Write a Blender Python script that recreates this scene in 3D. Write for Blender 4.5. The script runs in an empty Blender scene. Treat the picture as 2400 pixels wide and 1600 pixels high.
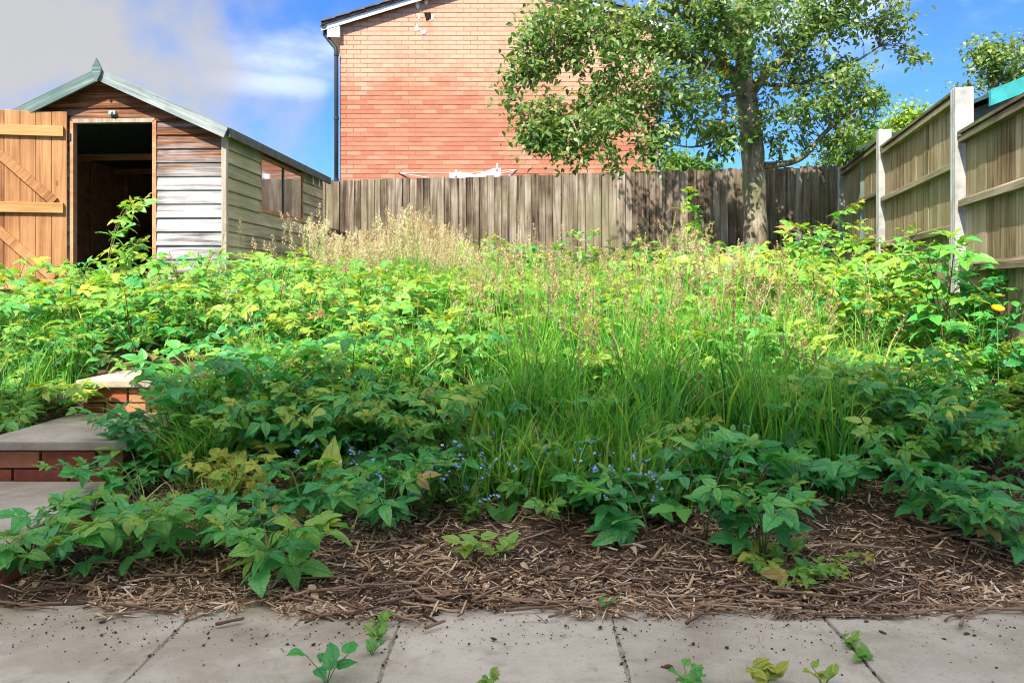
import bpy, math, random
import numpy as np
from mathutils import Vector, Matrix, Euler

PI = math.pi
S = bpy.context.scene
COL = S.collection
rng = np.random.default_rng(7)
random.seed(7)

# ------------------------------------------------------------------ camera
FPX, CX, HY, ZC = 1937.0, 1200.0, 680.0, 0.93      # focal length and horizon in photograph pixels, eye height
cam_d = bpy.data.cameras.new('camera')
cam = bpy.data.objects.new('camera', cam_d)
COL.objects.link(cam)
cam.location = (0, 0, ZC)
cam.rotation_euler = (PI / 2, 0, 0)
cam_d.sensor_width = 36.0
cam_d.lens = 36.0 * FPX / 2400.0
cam_d.shift_y = -(800.0 - HY) / 2400.0
cam_d.clip_start = 0.05
cam_d.clip_end = 2000
S.camera = cam

# ------------------------------------------------------------------ sun, sky, exposure
SUN_EL = math.radians(48)
SUN_DIR = Vector((0.47 * math.cos(SUN_EL), 0.883 * math.cos(SUN_EL), -math.sin(SUN_EL))).normalized()   # light travels this way
sun_d = bpy.data.lights.new('sun', 'SUN')
sun_d.energy = 2.0
sun_d.angle = math.radians(0.55)
sun_d.color = (1.0, 0.94, 0.84)
sun = bpy.data.objects.new('sun', sun_d)
COL.objects.link(sun)
sun.rotation_euler = SUN_DIR.to_track_quat('-Z', 'Y').to_euler()
sun.location = (-6, -12, 20)

W = bpy.data.worlds.new('World')
S.world = W
W.use_nodes = True
nt = W.node_tree
N, L = nt.nodes, nt.links
bg = N['Background']
sky = N.new('ShaderNodeTexSky')
sky.sky_type = 'NISHITA'
sky.sun_disc = False
sky.sun_elevation = SUN_EL
sky.sun_rotation = math.atan2(-SUN_DIR.x, -SUN_DIR.y)
sky.air_density = 1.0
sky.dust_density = 0.35
sky.ozone_density = 2.0
tint = N.new('ShaderNodeMix'); tint.data_type = 'RGBA'; tint.blend_type = 'MULTIPLY'; tint.inputs[0].default_value = 1.0
tint.inputs[7].default_value = (0.19, 0.35, 0.62, 1)
L.new(sky.outputs[0], tint.inputs[6])
tc = N.new('ShaderNodeTexCoord')


def wmath(op, a, b=None, c=None, clamp=False):
    n = N.new('ShaderNodeMath'); n.operation = op; n.use_clamp = clamp
    for i, v in enumerate((a, b, c)):
        if v is None: continue
        if isinstance(v, (int, float)): n.inputs[i].default_value = v
        else: L.new(v, n.inputs[i])
    return n.outputs[0]


sep = N.new('ShaderNodeSeparateXYZ'); L.new(tc.outputs['Generated'], sep.inputs[0])
dx, dy, dz = sep.outputs
# a cloud deck added, mostly out of view, to fill the shade: the view direction meets a flat layer overhead
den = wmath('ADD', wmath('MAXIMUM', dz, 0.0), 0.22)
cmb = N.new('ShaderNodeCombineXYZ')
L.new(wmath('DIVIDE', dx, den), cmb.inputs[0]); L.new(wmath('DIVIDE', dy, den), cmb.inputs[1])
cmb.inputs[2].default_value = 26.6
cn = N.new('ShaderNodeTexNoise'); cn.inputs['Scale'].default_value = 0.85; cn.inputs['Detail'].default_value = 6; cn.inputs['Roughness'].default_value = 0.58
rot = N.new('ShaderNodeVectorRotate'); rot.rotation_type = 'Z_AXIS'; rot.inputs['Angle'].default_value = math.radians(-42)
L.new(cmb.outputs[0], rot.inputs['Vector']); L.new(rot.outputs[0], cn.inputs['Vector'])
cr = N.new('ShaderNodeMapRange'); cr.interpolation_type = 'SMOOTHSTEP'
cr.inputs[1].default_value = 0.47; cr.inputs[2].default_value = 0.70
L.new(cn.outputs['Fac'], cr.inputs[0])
az = wmath('ARCTAN2', dx, dy)
el = wmath('ARCSINE', dz)
wn = N.new('ShaderNodeTexNoise'); wn.inputs['Scale'].default_value = 11.0; wn.inputs['Detail'].default_value = 4
L.new(tc.outputs['Generated'], wn.inputs['Vector'])
wob = wmath('SUBTRACT', wn.outputs['Fac'], 0.5)


def cloud(a0, e0, ra, re_, soft, wobble):
    u = wmath('DIVIDE', wmath('SUBTRACT', az, a0), ra)
    v = wmath('DIVIDE', wmath('SUBTRACT', el, e0), re_)
    r = wmath('SQRT', wmath('ADD', wmath('MULTIPLY', u, u), wmath('MULTIPLY', v, v)))
    r = wmath('ADD', r, wmath('MULTIPLY', wob, wobble))
    m = N.new('ShaderNodeMapRange'); m.interpolation_type = 'SMOOTHSTEP'
    m.inputs[1].default_value = 1.0 + soft; m.inputs[2].default_value = 1.0 - soft
    L.new(r, m.inputs[0])
    return m.outputs[0]


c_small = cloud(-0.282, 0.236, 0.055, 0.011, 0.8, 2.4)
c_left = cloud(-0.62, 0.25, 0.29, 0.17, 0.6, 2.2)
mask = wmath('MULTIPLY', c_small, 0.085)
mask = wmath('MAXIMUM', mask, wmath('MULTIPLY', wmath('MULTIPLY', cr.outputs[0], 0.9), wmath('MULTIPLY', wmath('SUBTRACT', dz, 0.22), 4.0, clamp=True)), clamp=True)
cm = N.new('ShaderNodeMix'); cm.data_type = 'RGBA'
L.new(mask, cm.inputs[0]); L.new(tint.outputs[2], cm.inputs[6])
cm.inputs[7].default_value = (21.0, 19.8, 18.0, 1)             # cloud colour, raised past sunlit white as fill for the shade
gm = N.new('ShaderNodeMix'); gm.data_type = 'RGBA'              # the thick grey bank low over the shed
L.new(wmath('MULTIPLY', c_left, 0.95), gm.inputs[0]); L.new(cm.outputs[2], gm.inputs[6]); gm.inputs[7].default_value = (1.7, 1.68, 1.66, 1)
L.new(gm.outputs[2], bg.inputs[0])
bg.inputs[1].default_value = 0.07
W.cycles.sampling_method = 'MANUAL'; W.cycles.sample_map_resolution = 512

S.view_settings.view_transform = 'Standard'
S.view_settings.look = 'None'
S.view_settings.gamma = 1.0
S.view_settings.use_curve_mapping = False
S.view_settings.exposure = 2.45
S.render.engine = 'CYCLES'
S.cycles.max_bounces = 5
S.cycles.diffuse_bounces = 3
S.cycles.glossy_bounces = 2
S.cycles.transmission_bounces = 3
S.cycles.transparent_max_bounces = 8
S.cycles.use_denoising = True
S.cycles.use_adaptive_sampling = True
S.cycles.adaptive_threshold = 0.014
S.cycles.filter_width = 1.05
S.cycles.adaptive_min_samples = 32


# ------------------------------------------------------------------ helpers: objects
def tag(o, label=None, cat=None, group=None, kind=None):
    if label: o['label'] = label
    if cat: o['category'] = cat
    if group: o['group'] = group
    if kind: o['kind'] = kind
    return o


def empty(name, loc=(0, 0, 0), rz=0.0):
    o = bpy.data.objects.new(name, None)
    COL.objects.link(o)
    o.location = loc
    o.rotation_euler = (0, 0, rz)
    o.empty_display_size = 0.1
    return o


def make_mesh(name, V, faces, uv=None, tintv=None, smooth=False):
    """V (n,3); faces: list of (m,k) int arrays; uv (n,2) and tint (n,) per vertex"""
    V = np.asarray(V, np.float32)
    me = bpy.data.meshes.new(name)
    me.vertices.add(len(V))
    me.vertices.foreach_set('co', V.ravel())
    loops, starts, n = [], [], 0
    for f in faces:
        f = np.asarray(f, np.int32)
        if f.size == 0: continue
        k = f.shape[1]
        loops.append(f.ravel())
        starts.append(n + np.arange(len(f)) * k)
        n += f.size
    loops = np.concatenate(loops); starts = np.concatenate(starts).astype(np.int32)
    me.loops.add(len(loops))
    me.loops.foreach_set('vertex_index', loops)
    me.polygons.add(len(starts))
    me.polygons.foreach_set('loop_start', starts)
    me.polygons.foreach_set('use_smooth', np.full(len(starts), bool(smooth)))
    me.update(calc_edges=True)
    if uv is not None:
        l = me.uv_layers.new(name='UVMap')
        l.data.foreach_set('uv', np.asarray(uv, np.float32)[loops].ravel())
    if tintv is not None:
        a = me.attributes.new('tint', 'FLOAT', 'POINT')
        a.data.foreach_set('value', np.asarray(tintv, np.float32))
    me.validate()
    return me


def obj(name, me, mat=None, parent=None, loc=None, mtx=None):
    if mat is not None and len(me.materials) == 0:
        me.materials.append(mat)
    o = bpy.data.objects.new(name, me)
    COL.objects.link(o)
    if parent is not None: o.parent = parent
    if loc is not None: o.location = loc
    if mtx is not None: o.matrix_basis = mtx
    o.color = (0, 0, 0, 1)
    return o


class MB:
    """collects polygons for one mesh"""
    def __init__(s): s.v = []; s.f = {}; s.n = 0; s.t = []; s.u = []

    def add(s, V, F, t=0.0, uv=None):
        V = np.asarray(V, float).reshape(-1, 3)
        for f in F:
            s.f.setdefault(len(f), []).append([i + s.n for i in f])
        s.v.append(V); s.n += len(V)
        s.t.append(np.full(len(V), t) if np.isscalar(t) else np.asarray(t))
        s.u.append(np.zeros((len(V), 2)) if uv is None else np.asarray(uv))
        return s

    def box(s, a, b, t=0.0, M=None):
        x0, y0, z0 = a; x1, y1, z1 = b
        V = [(x0, y0, z0), (x1, y0, z0), (x1, y1, z0), (x0, y1, z0), (x0, y0, z1), (x1, y0, z1), (x1, y1, z1), (x0, y1, z1)]
        if M is not None: V = [tuple(M @ Vector(v)) for v in V]
        return s.add(V, [(0, 3, 2, 1), (4, 5, 6, 7), (0, 1, 5, 4), (1, 2, 6, 5), (2, 3, 7, 6), (3, 0, 4, 7)], t)

    def hexa(s, bottom, top, t=0.0):
        return s.add(list(bottom) + list(top), [(0, 3, 2, 1), (4, 5, 6, 7), (0, 1, 5, 4), (1, 2, 6, 5), (2, 3, 7, 6), (3, 0, 4, 7)], t)

    def tube(s, P, R, k=6, t=0.0, cap=True):
        P = np.asarray(P, float); n = len(P)
        R = np.full(n, R) if np.isscalar(R) else np.asarray(R, float)
        T = np.gradient(P, axis=0); T /= np.linalg.norm(T, axis=1)[:, None] + 1e-9
        up = np.array([0.0, 0.0, 1.0]) if abs(T[0][2]) < 0.9 else np.array([1.0, 0, 0])
        V = []
        a = np.cross(T[0], up); a /= np.linalg.norm(a)
        for i in range(n):
            a = a - T[i] * np.dot(a, T[i]); a /= np.linalg.norm(a) + 1e-9
            b = np.cross(T[i], a)
            for j in range(k):
                w = 2 * PI * j / k
                V.append(P[i] + R[i] * (a * math.cos(w) + b * math.sin(w)))
        F = []
        for i in range(n - 1):
            for j in range(k):
                j2 = (j + 1) % k
                F.append((i * k + j, i * k + j2, (i + 1) * k + j2, (i + 1) * k + j))
        if cap:
            F.append(tuple(range(k - 1, -1, -1))); F.append(tuple((n - 1) * k + j for j in range(k)))
        return s.add(V, F, t)

    def mesh(s, name='mesh', smooth=False):
        V = np.concatenate(s.v)
        return make_mesh(name, V, [np.array(x) for x in s.f.values()], uv=np.concatenate(s.u), tintv=np.concatenate(s.t), smooth=smooth)

    def obj(s, name, mat, parent=None, loc=None, mtx=None, smooth=False, bevel=0):
        o = obj(name, s.mesh(name, smooth), mat, parent, loc, mtx)
        if bevel:
            m = o.modifiers.new('bevel', 'BEVEL'); m.width = bevel; m.segments = 2; m.limit_method = 'ANGLE'; m.angle_limit = math.radians(40)
        return o


def repeat(V, faces, M, T, uv=None, tintv=None):
    """copies of template V by matrices M (n,3,3) and offsets T (n,3) -> arrays for make_mesh"""
    n, m = len(M), len(V)
    VV = np.einsum('nij,mj->nmi', M, V) + T[:, None, :]
    off = (np.arange(n) * m)[:, None, None]
    FF = [(np.asarray(f)[None] + off).reshape(-1, np.asarray(f).shape[1]) for f in faces]
    UU = None if uv is None else np.tile(uv, (n, 1))
    TT = None if tintv is None else np.repeat(tintv, m)
    return VV.reshape(-1, 3), FF, UU, TT


# ------------------------------------------------------------------ helpers: materials
class Mat:
    def __init__(s, name):
        s.m = bpy.data.materials.new(name); s.m.use_nodes = True
        s.nt = s.m.node_tree; s.N = s.nt.nodes; s.L = s.nt.links
        s.b = s.N['Principled BSDF']; s.out = s.N['Material Output']
        s._c = None

    def node(s, t, **k):
        n = s.N.new(t)
        for a, v in k.items(): setattr(n, a, v)
        return n

    def put(s, sock, v):
        if v is None: return
        if isinstance(v, bpy.types.NodeSocket): s.L.new(v, sock)
        else:
            if isinstance(v, tuple) and len(v) == 3 and sock.type == 'RGBA': v = v + (1,)
            sock.default_value = v

    def coord(s, which='Object'):
        if s._c is None: s._c = s.node('ShaderNodeTexCoord')
        return s._c.outputs[which]

    def pos(s): return s.node('ShaderNodeNewGeometry').outputs['Position']

    def info(s, o='Random'): return s.node('ShaderNodeObjectInfo').outputs[o]

    def attr(s, name='tint'): return s.node('ShaderNodeAttribute', attribute_name=name).outputs['Fac']

    def mapped(s, v, scale=(1, 1, 1), off=None):
        n = s.node('ShaderNodeMapping'); s.put(n.inputs['Vector'], v); n.inputs['Scale'].default_value = scale
        if off is not None: s.put(n.inputs['Location'], off)
        return n.outputs[0]

    def noise(s, v=None, scale=5, detail=4, rough=0.55, dist=0.0, out='Fac'):
        n = s.node('ShaderNodeTexNoise')
        if v is not None: s.put(n.inputs['Vector'], v)
        n.inputs['Scale'].default_value = scale; n.inputs['Detail'].default_value = detail
        n.inputs['Roughness'].default_value = rough; n.inputs['Distortion'].default_value = dist
        return n.outputs[out]

    def math(s, op, a, b=None, clamp=False):
        n = s.node('ShaderNodeMath', operation=op); n.use_clamp = clamp
        s.put(n.inputs[0], a); s.put(n.inputs[1], b)
        return n.outputs[0]

    def ramp(s, fac, stops, ease=False):
        n = s.node('ShaderNodeValToRGB'); s.put(n.inputs[0], fac)
        e = n.color_ramp.elements
        while len(e) < len(stops): e.new(0.5)
        for x, (p, c) in zip(e, stops):
            x.position = p; x.color = (c if isinstance(c, tuple) else (c, c, c)) + (1,)
        if ease: n.color_ramp.interpolation = 'EASE'
        return n.outputs[0]

    def rng(s, v, a, b, c=0.0, d=1.0):
        n = s.node('ShaderNodeMapRange', interpolation_type='SMOOTHSTEP')
        s.put(n.inputs[0], v)
        for i, x in enumerate((a, b, c, d)): n.inputs[i + 1].default_value = x
        return n.outputs[0]

    def mix(s, f, a, b, mode='MIX'):
        n = s.node('ShaderNodeMix', data_type='RGBA', blend_type=mode)
        s.put(n.inputs[0], f); s.put(n.inputs[6], a); s.put(n.inputs[7], b)
        return n.outputs[2]

    def bump(s, h, strength=0.4, dist=0.01):
        n = s.node('ShaderNodeBump'); s.put(n.inputs['Height'], h)
        n.inputs['Strength'].default_value = strength; n.inputs['Distance'].default_value = dist
        s.L.new(n.outputs[0], s.b.inputs['Normal'])
        return n.outputs[0]

    def set(s, color=None, rough=None, spec=None, metal=None):
        s.put(s.b.inputs['Base Color'], color); s.put(s.b.inputs['Roughness'], rough)
        s.put(s.b.inputs['Specular IOR Level'], spec); s.put(s.b.inputs['Metallic'], metal)
        return s


def wood(name, stops, axis=0, rough=0.8, wear=None, algae=None, streak=1.0, gloss=0.2):
    """weathered timber: grain runs along one axis of the board; object colour R shifts it along the ramp"""
    m = Mat(name)
    rnd = m.info('Random')
    off = m.node('ShaderNodeCombineXYZ')
    for i, k in enumerate((37.0, 61.0, 83.0)): m.put(off.inputs[i], m.math('MULTIPLY', rnd, k))
    sc = [16, 16, 16]; sc[axis] = 0.9
    sc2 = [70, 70, 70]; sc2[axis] = 2.2
    co = m.coord('Object')
    a = m.noise(m.mapped(co, tuple(sc), off.outputs[0]), 1.0, 5, 0.6, 0.6)
    b = m.noise(m.mapped(co, tuple(sc2), off.outputs[0]), 1.0, 3, 0.6, 0.2)
    c = m.noise(m.mapped(co, (2.2, 2.2, 2.2), off.outputs[0]), 1.0, 3, 0.6)
    f = m.math('ADD', m.math('MULTIPLY', a, 0.75 * streak), m.math('MULTIPLY', b, 0.4))
    f = m.math('ADD', f, m.math('MULTIPLY', m.math('SUBTRACT', rnd, 0.5), 0.16))
    f = m.math('ADD', f, m.math('MULTIPLY', m.math('SUBTRACT', c, 0.5), 0.45))
    col = m.ramp(f, stops)
    if wear is not None:        # old stain left on some boards; the object colour says how much
        oc = m.node('ShaderNodeSeparateColor'); m.L.new(m.info('Color'), oc.inputs[0])
        k = m.rng(m.math('ADD', oc.outputs[0], m.math('MULTIPLY', m.math('SUBTRACT', a, 0.5), 2.2)), 0.25, 0.75)
        col = m.mix(k, col, m.ramp(m.math('ADD', m.math('MULTIPLY', b, 0.7), m.math('MULTIPLY', c, 0.3)), wear))
    if algae is not None:
        g = m.noise(m.mapped(m.pos(), (1.5, 1.5, 1.1)), 1.0, 4, 0.6)
        col = m.mix(m.math('MULTIPLY', m.rng(g, 0.45, 0.7), 0.6), col, algae)
    # knots
    v = m.node('ShaderNodeTexVoronoi'); sk = [7, 7, 7]; sk[axis] = 2.6
    m.put(v.inputs['Vector'], m.mapped(co, tuple(sk), off.outputs[0])); v.inputs['Scale'].default_value = 1.0
    kn = m.rng(v.outputs['Distance'], 0.10, 0.04)
    col = m.mix(m.math('MULTIPLY', kn, 0.65), col, (0.10, 0.05, 0.025))
    m.set(col, rough, gloss)
    m.bump(m.math('ADD', m.math('MULTIPLY', a, 0.6), m.math('MULTIPLY', b, 0.6)), 0.55, 0.006)
    return m.m


def leafmat(name, stops, trans, tf=0.35, rough=0.45, spec=0.4, veins=False, world_var=0.25):
    m = Mat(name)
    oc = m.node('ShaderNodeSeparateColor'); m.L.new(m.info('Color'), oc.inputs[0])
    f = m.math('ADD', m.attr('tint'), oc.outputs[0])
    n = m.noise(m.pos(), 9.0, 2, 0.5)
    f = m.math('ADD', f, m.math('MULTIPLY', m.math('SUBTRACT', n, 0.5), world_var))
    col = m.ramp(f, stops)
    nrm = None
    if veins:
        uv = m.node('ShaderNodeSeparateXYZ'); m.L.new(m.coord('UV'), uv.inputs[0])
        s_ = m.math('ABSOLUTE', m.math('SUBTRACT', uv.outputs[0], 0.5))
        ph = m.math('SUBTRACT', m.math('MULTIPLY', uv.outputs[1], 8.0), m.math('MULTIPLY', s_, 7.0))
        w = m.math('SINE', m.math('MULTIPLY', ph, 2 * PI))
        w = m.rng(w, 0.35, 1.0)
        mid = m.rng(s_, 0.045, 0.0)
        vv = m.math('MAXIMUM', m.math('MULTIPLY', w, 0.55), mid)
        col = m.mix(m.math('MULTIPLY', vv, 0.6), col, m.mix(1.0, col, (1.7, 1.55, 1.35, 1), 'MULTIPLY'))
        fine = m.noise(m.coord('UV'), 26, 2)
        h = m.math('ADD', m.math('MULTIPLY', vv, -0.7), m.math('MULTIPLY', fine, 0.25))
        nrm = m.bump(h, 0.9, 0.006)
    m.set(col, rough, spec)
    t = m.node('ShaderNodeBsdfTranslucent')
    m.put(t.inputs[0], m.mix(1.0, col, trans + (1,), 'MULTIPLY'))
    if nrm is not None: m.L.new(nrm, t.inputs['Normal'])
    x = m.node('ShaderNodeMixShader'); x.inputs[0].default_value = tf
    m.L.new(m.b.outputs[0], x.inputs[1]); m.L.new(t.outputs[0], x.inputs[2]); m.L.new(x.outputs[0], m.out.inputs[0])
    return m.m


def plain(name, color, rough=0.7, spec=0.3, var=0.25, scale=6.0, bump=0.0, metal=0.0, dirt=None):
    m = Mat(name)
    n = m.noise(m.coord('Object'), scale, 5, 0.6)
    c0 = tuple(x * (1 - var) for x in color); c1 = tuple(min(1, x * (1 + var)) for x in color)
    col = m.ramp(n, [(0.3, c0), (0.7, c1)])
    if dirt is not None:
        d = m.noise(m.coord('Object'), scale * 0.35, 6, 0.65)
        col = m.mix(m.math('MULTIPLY', m.rng(d, 0.48, 0.7), 0.7), col, dirt)
    m.set(col, rough, spec, metal)
    if bump: m.bump(m.noise(m.coord('Object'), scale * 6, 4, 0.6), bump, 0.004)
    return m.m


MAT = {}
MAT['shed_front'] = wood('shed_front_boards', [(0.36, (0.06, 0.05, 0.044)), (0.47, (0.18, 0.165, 0.155)), (0.57, (0.32, 0.31, 0.303)), (0.80, (0.49, 0.485, 0.48))], 0,
                         wear=[(0.36, (0.035, 0.014, 0.009)), (0.5, (0.15, 0.055, 0.022)), (0.66, (0.36, 0.18, 0.06))])
MAT['shed_side'] = wood('shed_side_boards', [(0.34, (0.12, 0.095, 0.055)), (0.5, (0.27, 0.225, 0.14)), (0.66, (0.40, 0.35, 0.24)), (0.85, (0.54, 0.49, 0.36))], 1, algae=(0.24, 0.27, 0.12))
MAT['shed_trim'] = wood('pale_corner_trim', [(0.3, (0.20, 0.165, 0.115)), (0.55, (0.36, 0.31, 0.235)), (0.85, (0.50, 0.455, 0.37))], 2)
MAT['shed_inner'] = wood('shed_inner_timber', [(0.3, (0.16, 0.065, 0.03)), (0.55, (0.36, 0.17, 0.085)), (0.8, (0.50, 0.28, 0.14))], 0)
MAT['door'] = wood('orange_door_planks', [(0.34, (0.16, 0.06, 0.022)), (0.5, (0.31, 0.14, 0.052)), (0.65, (0.40, 0.205, 0.08)), (0.8, (0.48, 0.28, 0.13))], 2, rough=0.6)
MAT['ledge'] = wood('pale_door_ledges', [(0.3, (0.32, 0.15, 0.045)), (0.55, (0.46, 0.26, 0.09)), (0.8, (0.56, 0.36, 0.16))], 0, rough=0.6)
MAT['barge'] = wood('green_bargeboard', [(0.36, (0.055, 0.10, 0.09)), (0.55, (0.12, 0.175, 0.162)), (0.75, (0.32, 0.34, 0.33))], 0)
MAT['back_fence'] = wood('weathered_brown_fence', [(0.40, (0.026, 0.016, 0.011)), (0.50, (0.09, 0.061, 0.041)), (0.61, (0.175, 0.134, 0.098)), (0.80, (0.36, 0.315, 0.26))], 2, algae=(0.17, 0.16, 0.085), streak=1.0)
MAT['side_fence'] = wood('weathered_tan_fence', [(0.36, (0.075, 0.047, 0.022)), (0.5, (0.19, 0.135, 0.07)), (0.64, (0.28, 0.22, 0.125)), (0.85, (0.42, 0.36, 0.25))], 2, algae=(0.17, 0.175, 0.07))
MAT['fence_rail'] = wood('weathered_rail', [(0.36, (0.055, 0.042, 0.026)), (0.55, (0.15, 0.12, 0.075)), (0.85, (0.32, 0.275, 0.19))], 1, algae=(0.15, 0.16, 0.065))
MAT['twig'] = wood('bramble_twig', [(0.3, (0.09, 0.05, 0.03)), (0.55, (0.22, 0.135, 0.08)), (0.85, (0.44, 0.32, 0.20))], 0)
MAT['felt'] = plain('green_roof_felt', (0.06, 0.12, 0.10), 0.9, 0.2, 0.3, 20, 0.4)
MAT['fascia'] = plain('dark_fascia', (0.055, 0.075, 0.065), 0.7, 0.3, 0.4, 8, 0.2)
MAT['teal'] = plain('teal_painted_board', (0.035, 0.29, 0.28), 0.5, 0.4, 0.25, 8, 0.2)
MAT['grey_felt'] = plain('grey_green_boards', (0.20, 0.25, 0.22), 0.8, 0.2, 0.3, 6, 0.2)
MAT['white'] = plain('white_paint', (0.80, 0.80, 0.80), 0.45, 0.4, 0.06, 3)
MAT['white_cloth'] = plain('white_cloth', (0.82, 0.82, 0.80), 0.9, 0.1, 0.05, 3)
MAT['render_wall'] = plain('white_rendered_wall', (0.74, 0.73, 0.70), 0.85, 0.2, 0.06, 3, 0.2)
MAT['black_pipe'] = plain('black_plastic', (0.02, 0.028, 0.028), 0.4, 0.5, 0.2, 4)
MAT['grey_pipe'] = plain('grey_plastic', (0.45, 0.45, 0.46), 0.4, 0.5, 0.1, 4)
MAT['iron'] = plain('dark_metal', (0.05, 0.05, 0.05), 0.5, 0.5, 0.3, 20, 0.2, 0.6)
MAT['blue_grey'] = plain('blue_grey_metal', (0.30, 0.48, 0.50), 0.5, 0.5, 0.2, 30)
MAT['roof_tile'] = plain('dark_roof_tiles', (0.11, 0.10, 0.095), 0.85, 0.2, 0.35, 10, 0.3)
MAT['mortar'] = plain('pink_mortar', (0.40, 0.20, 0.145), 0.95, 0.1, 0.25, 2.0, 0.2)
MAT['post'] = plain('pale_concrete_post', (0.36, 0.355, 0.335), 0.9, 0.2, 0.12, 10, 0.35, dirt=(0.15, 0.15, 0.10))
MAT['joint'] = plain('sandy_joint', (0.30, 0.25, 0.18), 0.95, 0.1, 0.5, 30, 0.5)
MAT['hole'] = plain('cavity_shade', (0.02, 0.014, 0.012), 0.95, 0.1, 0.3, 10)
MAT['rust'] = plain('rust_red_cord', (0.42, 0.07, 0.03), 0.7, 0.3, 0.2, 30)
MAT['yellow'] = plain('yellow_plastic', (0.80, 0.62, 0.03), 0.4, 0.5, 0.1, 10)
MAT['lilac'] = plain('pale_plastic', (0.55, 0.55, 0.68), 0.4, 0.5, 0.1, 10)

m = Mat('house_brick')          # facing bricks, paler with salts on the upper wall
r = m.math('FRACT', m.math('ADD', m.info('Random'), m.attr('tint')))
base = m.ramp(r, [(0.0, (0.37, 0.135, 0.078)), (0.45, (0.415, 0.170, 0.098)), (0.85, (0.44, 0.195, 0.112)), (1.0, (0.40, 0.225, 0.145))])
p = m.pos(); z = m.node('ShaderNodeSeparateXYZ'); m.L.new(p, z.inputs[0])
big = m.noise(m.mapped(p, (0.45, 1, 0.35)), 1.0, 5, 0.6)
fine = m.noise(p, 9, 4, 0.65)
salt = m.math('ADD', m.math('MULTIPLY', big, 1.1), m.math('MULTIPLY', m.rng(z.outputs[2], 3.4, 5.0), 0.6))
salt = m.math('ADD', salt, m.math('MULTIPLY', m.math('SUBTRACT', fine, 0.5), 0.55))
salt = m.math('ADD', salt, m.math('MULTIPLY', m.math('SUBTRACT', r, 0.5), 0.15))
salt = m.rng(salt, 0.60, 1.2)
col = m.mix(m.math('MULTIPLY', salt, 0.8), base, (0.53, 0.345, 0.23))
st = m.noise(m.mapped(p, (2.4, 1, 0.35)), 1.0, 5, 0.6)
col = m.mix(m.math('MULTIPLY', m.rng(st, 0.54, 0.74), 0.4), col, (0.36, 0.13, 0.07))
m.set(col, 0.9, 0.2); m.bump(m.noise(p, 60, 4, 0.6), 0.35, 0.004)
MAT['brick'] = m.m

m = Mat('step_brick')
r = m.info('Random')
f = m.noise(m.coord('Object'), 18, 5, 0.65)
col = m.ramp(m.math('ADD', m.math('MULTIPLY', r, 0.6), m.math('MULTIPLY', f, 0.5)), [(0.2, (0.19, 0.05, 0.03)), (0.5, (0.36, 0.105, 0.052)), (0.85, (0.44, 0.20, 0.10))])
mo = m.noise(m.pos(), 5, 5, 0.65)
col = m.mix(m.math('MULTIPLY', m.rng(mo, 0.5, 0.68), 0.6), col, (0.075, 0.06, 0.035))
m.set(col, 0.85, 0.25); m.bump(f, 0.5, 0.005)
MAT['step_brick'] = m.m
MAT['step_mortar'] = plain('step_mortar', (0.20, 0.17, 0.13), 0.95, 0.1, 0.4, 12, 0.5)


def slabmat(name, c0, c1, stain):
    m = Mat(name)
    p = m.pos()
    a = m.noise(p, 3.2, 6, 0.62)
    b = m.noise(p, 140, 3, 0.7)
    v = m.node('ShaderNodeTexVoronoi'); m.put(v.inputs['Vector'], p); v.inputs['Scale'].default_value = 190
    f = m.math('ADD', m.math('MULTIPLY', a, 0.8), m.math('MULTIPLY', b, 0.28))
    f = m.math('ADD', f, m.math('MULTIPLY', m.math('SUBTRACT', m.info('Random'), 0.5), 0.14))
    col = m.ramp(f, [(0.36, c0), (0.70, c1)])
    d = m.noise(m.mapped(p, (1, 1, 1), (5.0, 2.0, 0.0)), 5.5, 7, 0.7)
    col = m.mix(m.math('MULTIPLY', m.rng(d, 0.50, 0.72), 0.55), col, stain)
    sp = m.rng(v.outputs['Distance'], 0.22, 0.12)
    col = m.mix(m.math('MULTIPLY', sp, 0.25), col, (0.62, 0.58, 0.52))
    g2 = m.noise(m.mapped(p, (1, 1, 1), (1.0, 7.0, 0.0)), 1.7, 6, 0.7)
    col = m.mix(m.math('MULTIPLY', m.rng(g2, 0.47, 0.62), 0.5), col, m.mix(1.0, col, (0.60, 0.55, 0.46, 1), 'MULTIPLY'))
    s2 = m.noise(p, 42, 5, 0.75)
    col = m.mix(m.math('MULTIPLY', m.rng(s2, 0.57, 0.70), 0.5), col, (0.16, 0.13, 0.095))
    m.set(col, 0.85, 0.3)
    m.bump(m.math('ADD', m.math('MULTIPLY', b, 0.6), m.math('MULTIPLY', v.outputs['Distance'], 0.5)), 0.4, 0.003)
    return m.m


MAT['slab'] = slabmat('concrete_slab', (0.33, 0.285, 0.205), (0.50, 0.44, 0.335), (0.20, 0.165, 0.11))
MAT['tread'] = slabmat('step_slab', (0.27, 0.225, 0.165), (0.46, 0.395, 0.305), (0.14, 0.12, 0.075))

m = Mat('soil')
p = m.pos()
a = m.noise(p, 7, 7, 0.65); b = m.noise(p, 60, 5, 0.7)
col = m.ramp(m.math('ADD', m.math('MULTIPLY', a, 0.6), m.math('MULTIPLY', b, 0.5)), [(0.3, (0.032, 0.020, 0.013)), (0.55, (0.092, 0.060, 0.038)), (0.8, (0.22, 0.155, 0.10))])
m.set(col, 0.95, 0.15); m.bump(m.math('ADD', a, m.math('MULTIPLY', b, 0.7)), 0.9, 0.02)
MAT['soil'] = m.m

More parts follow.
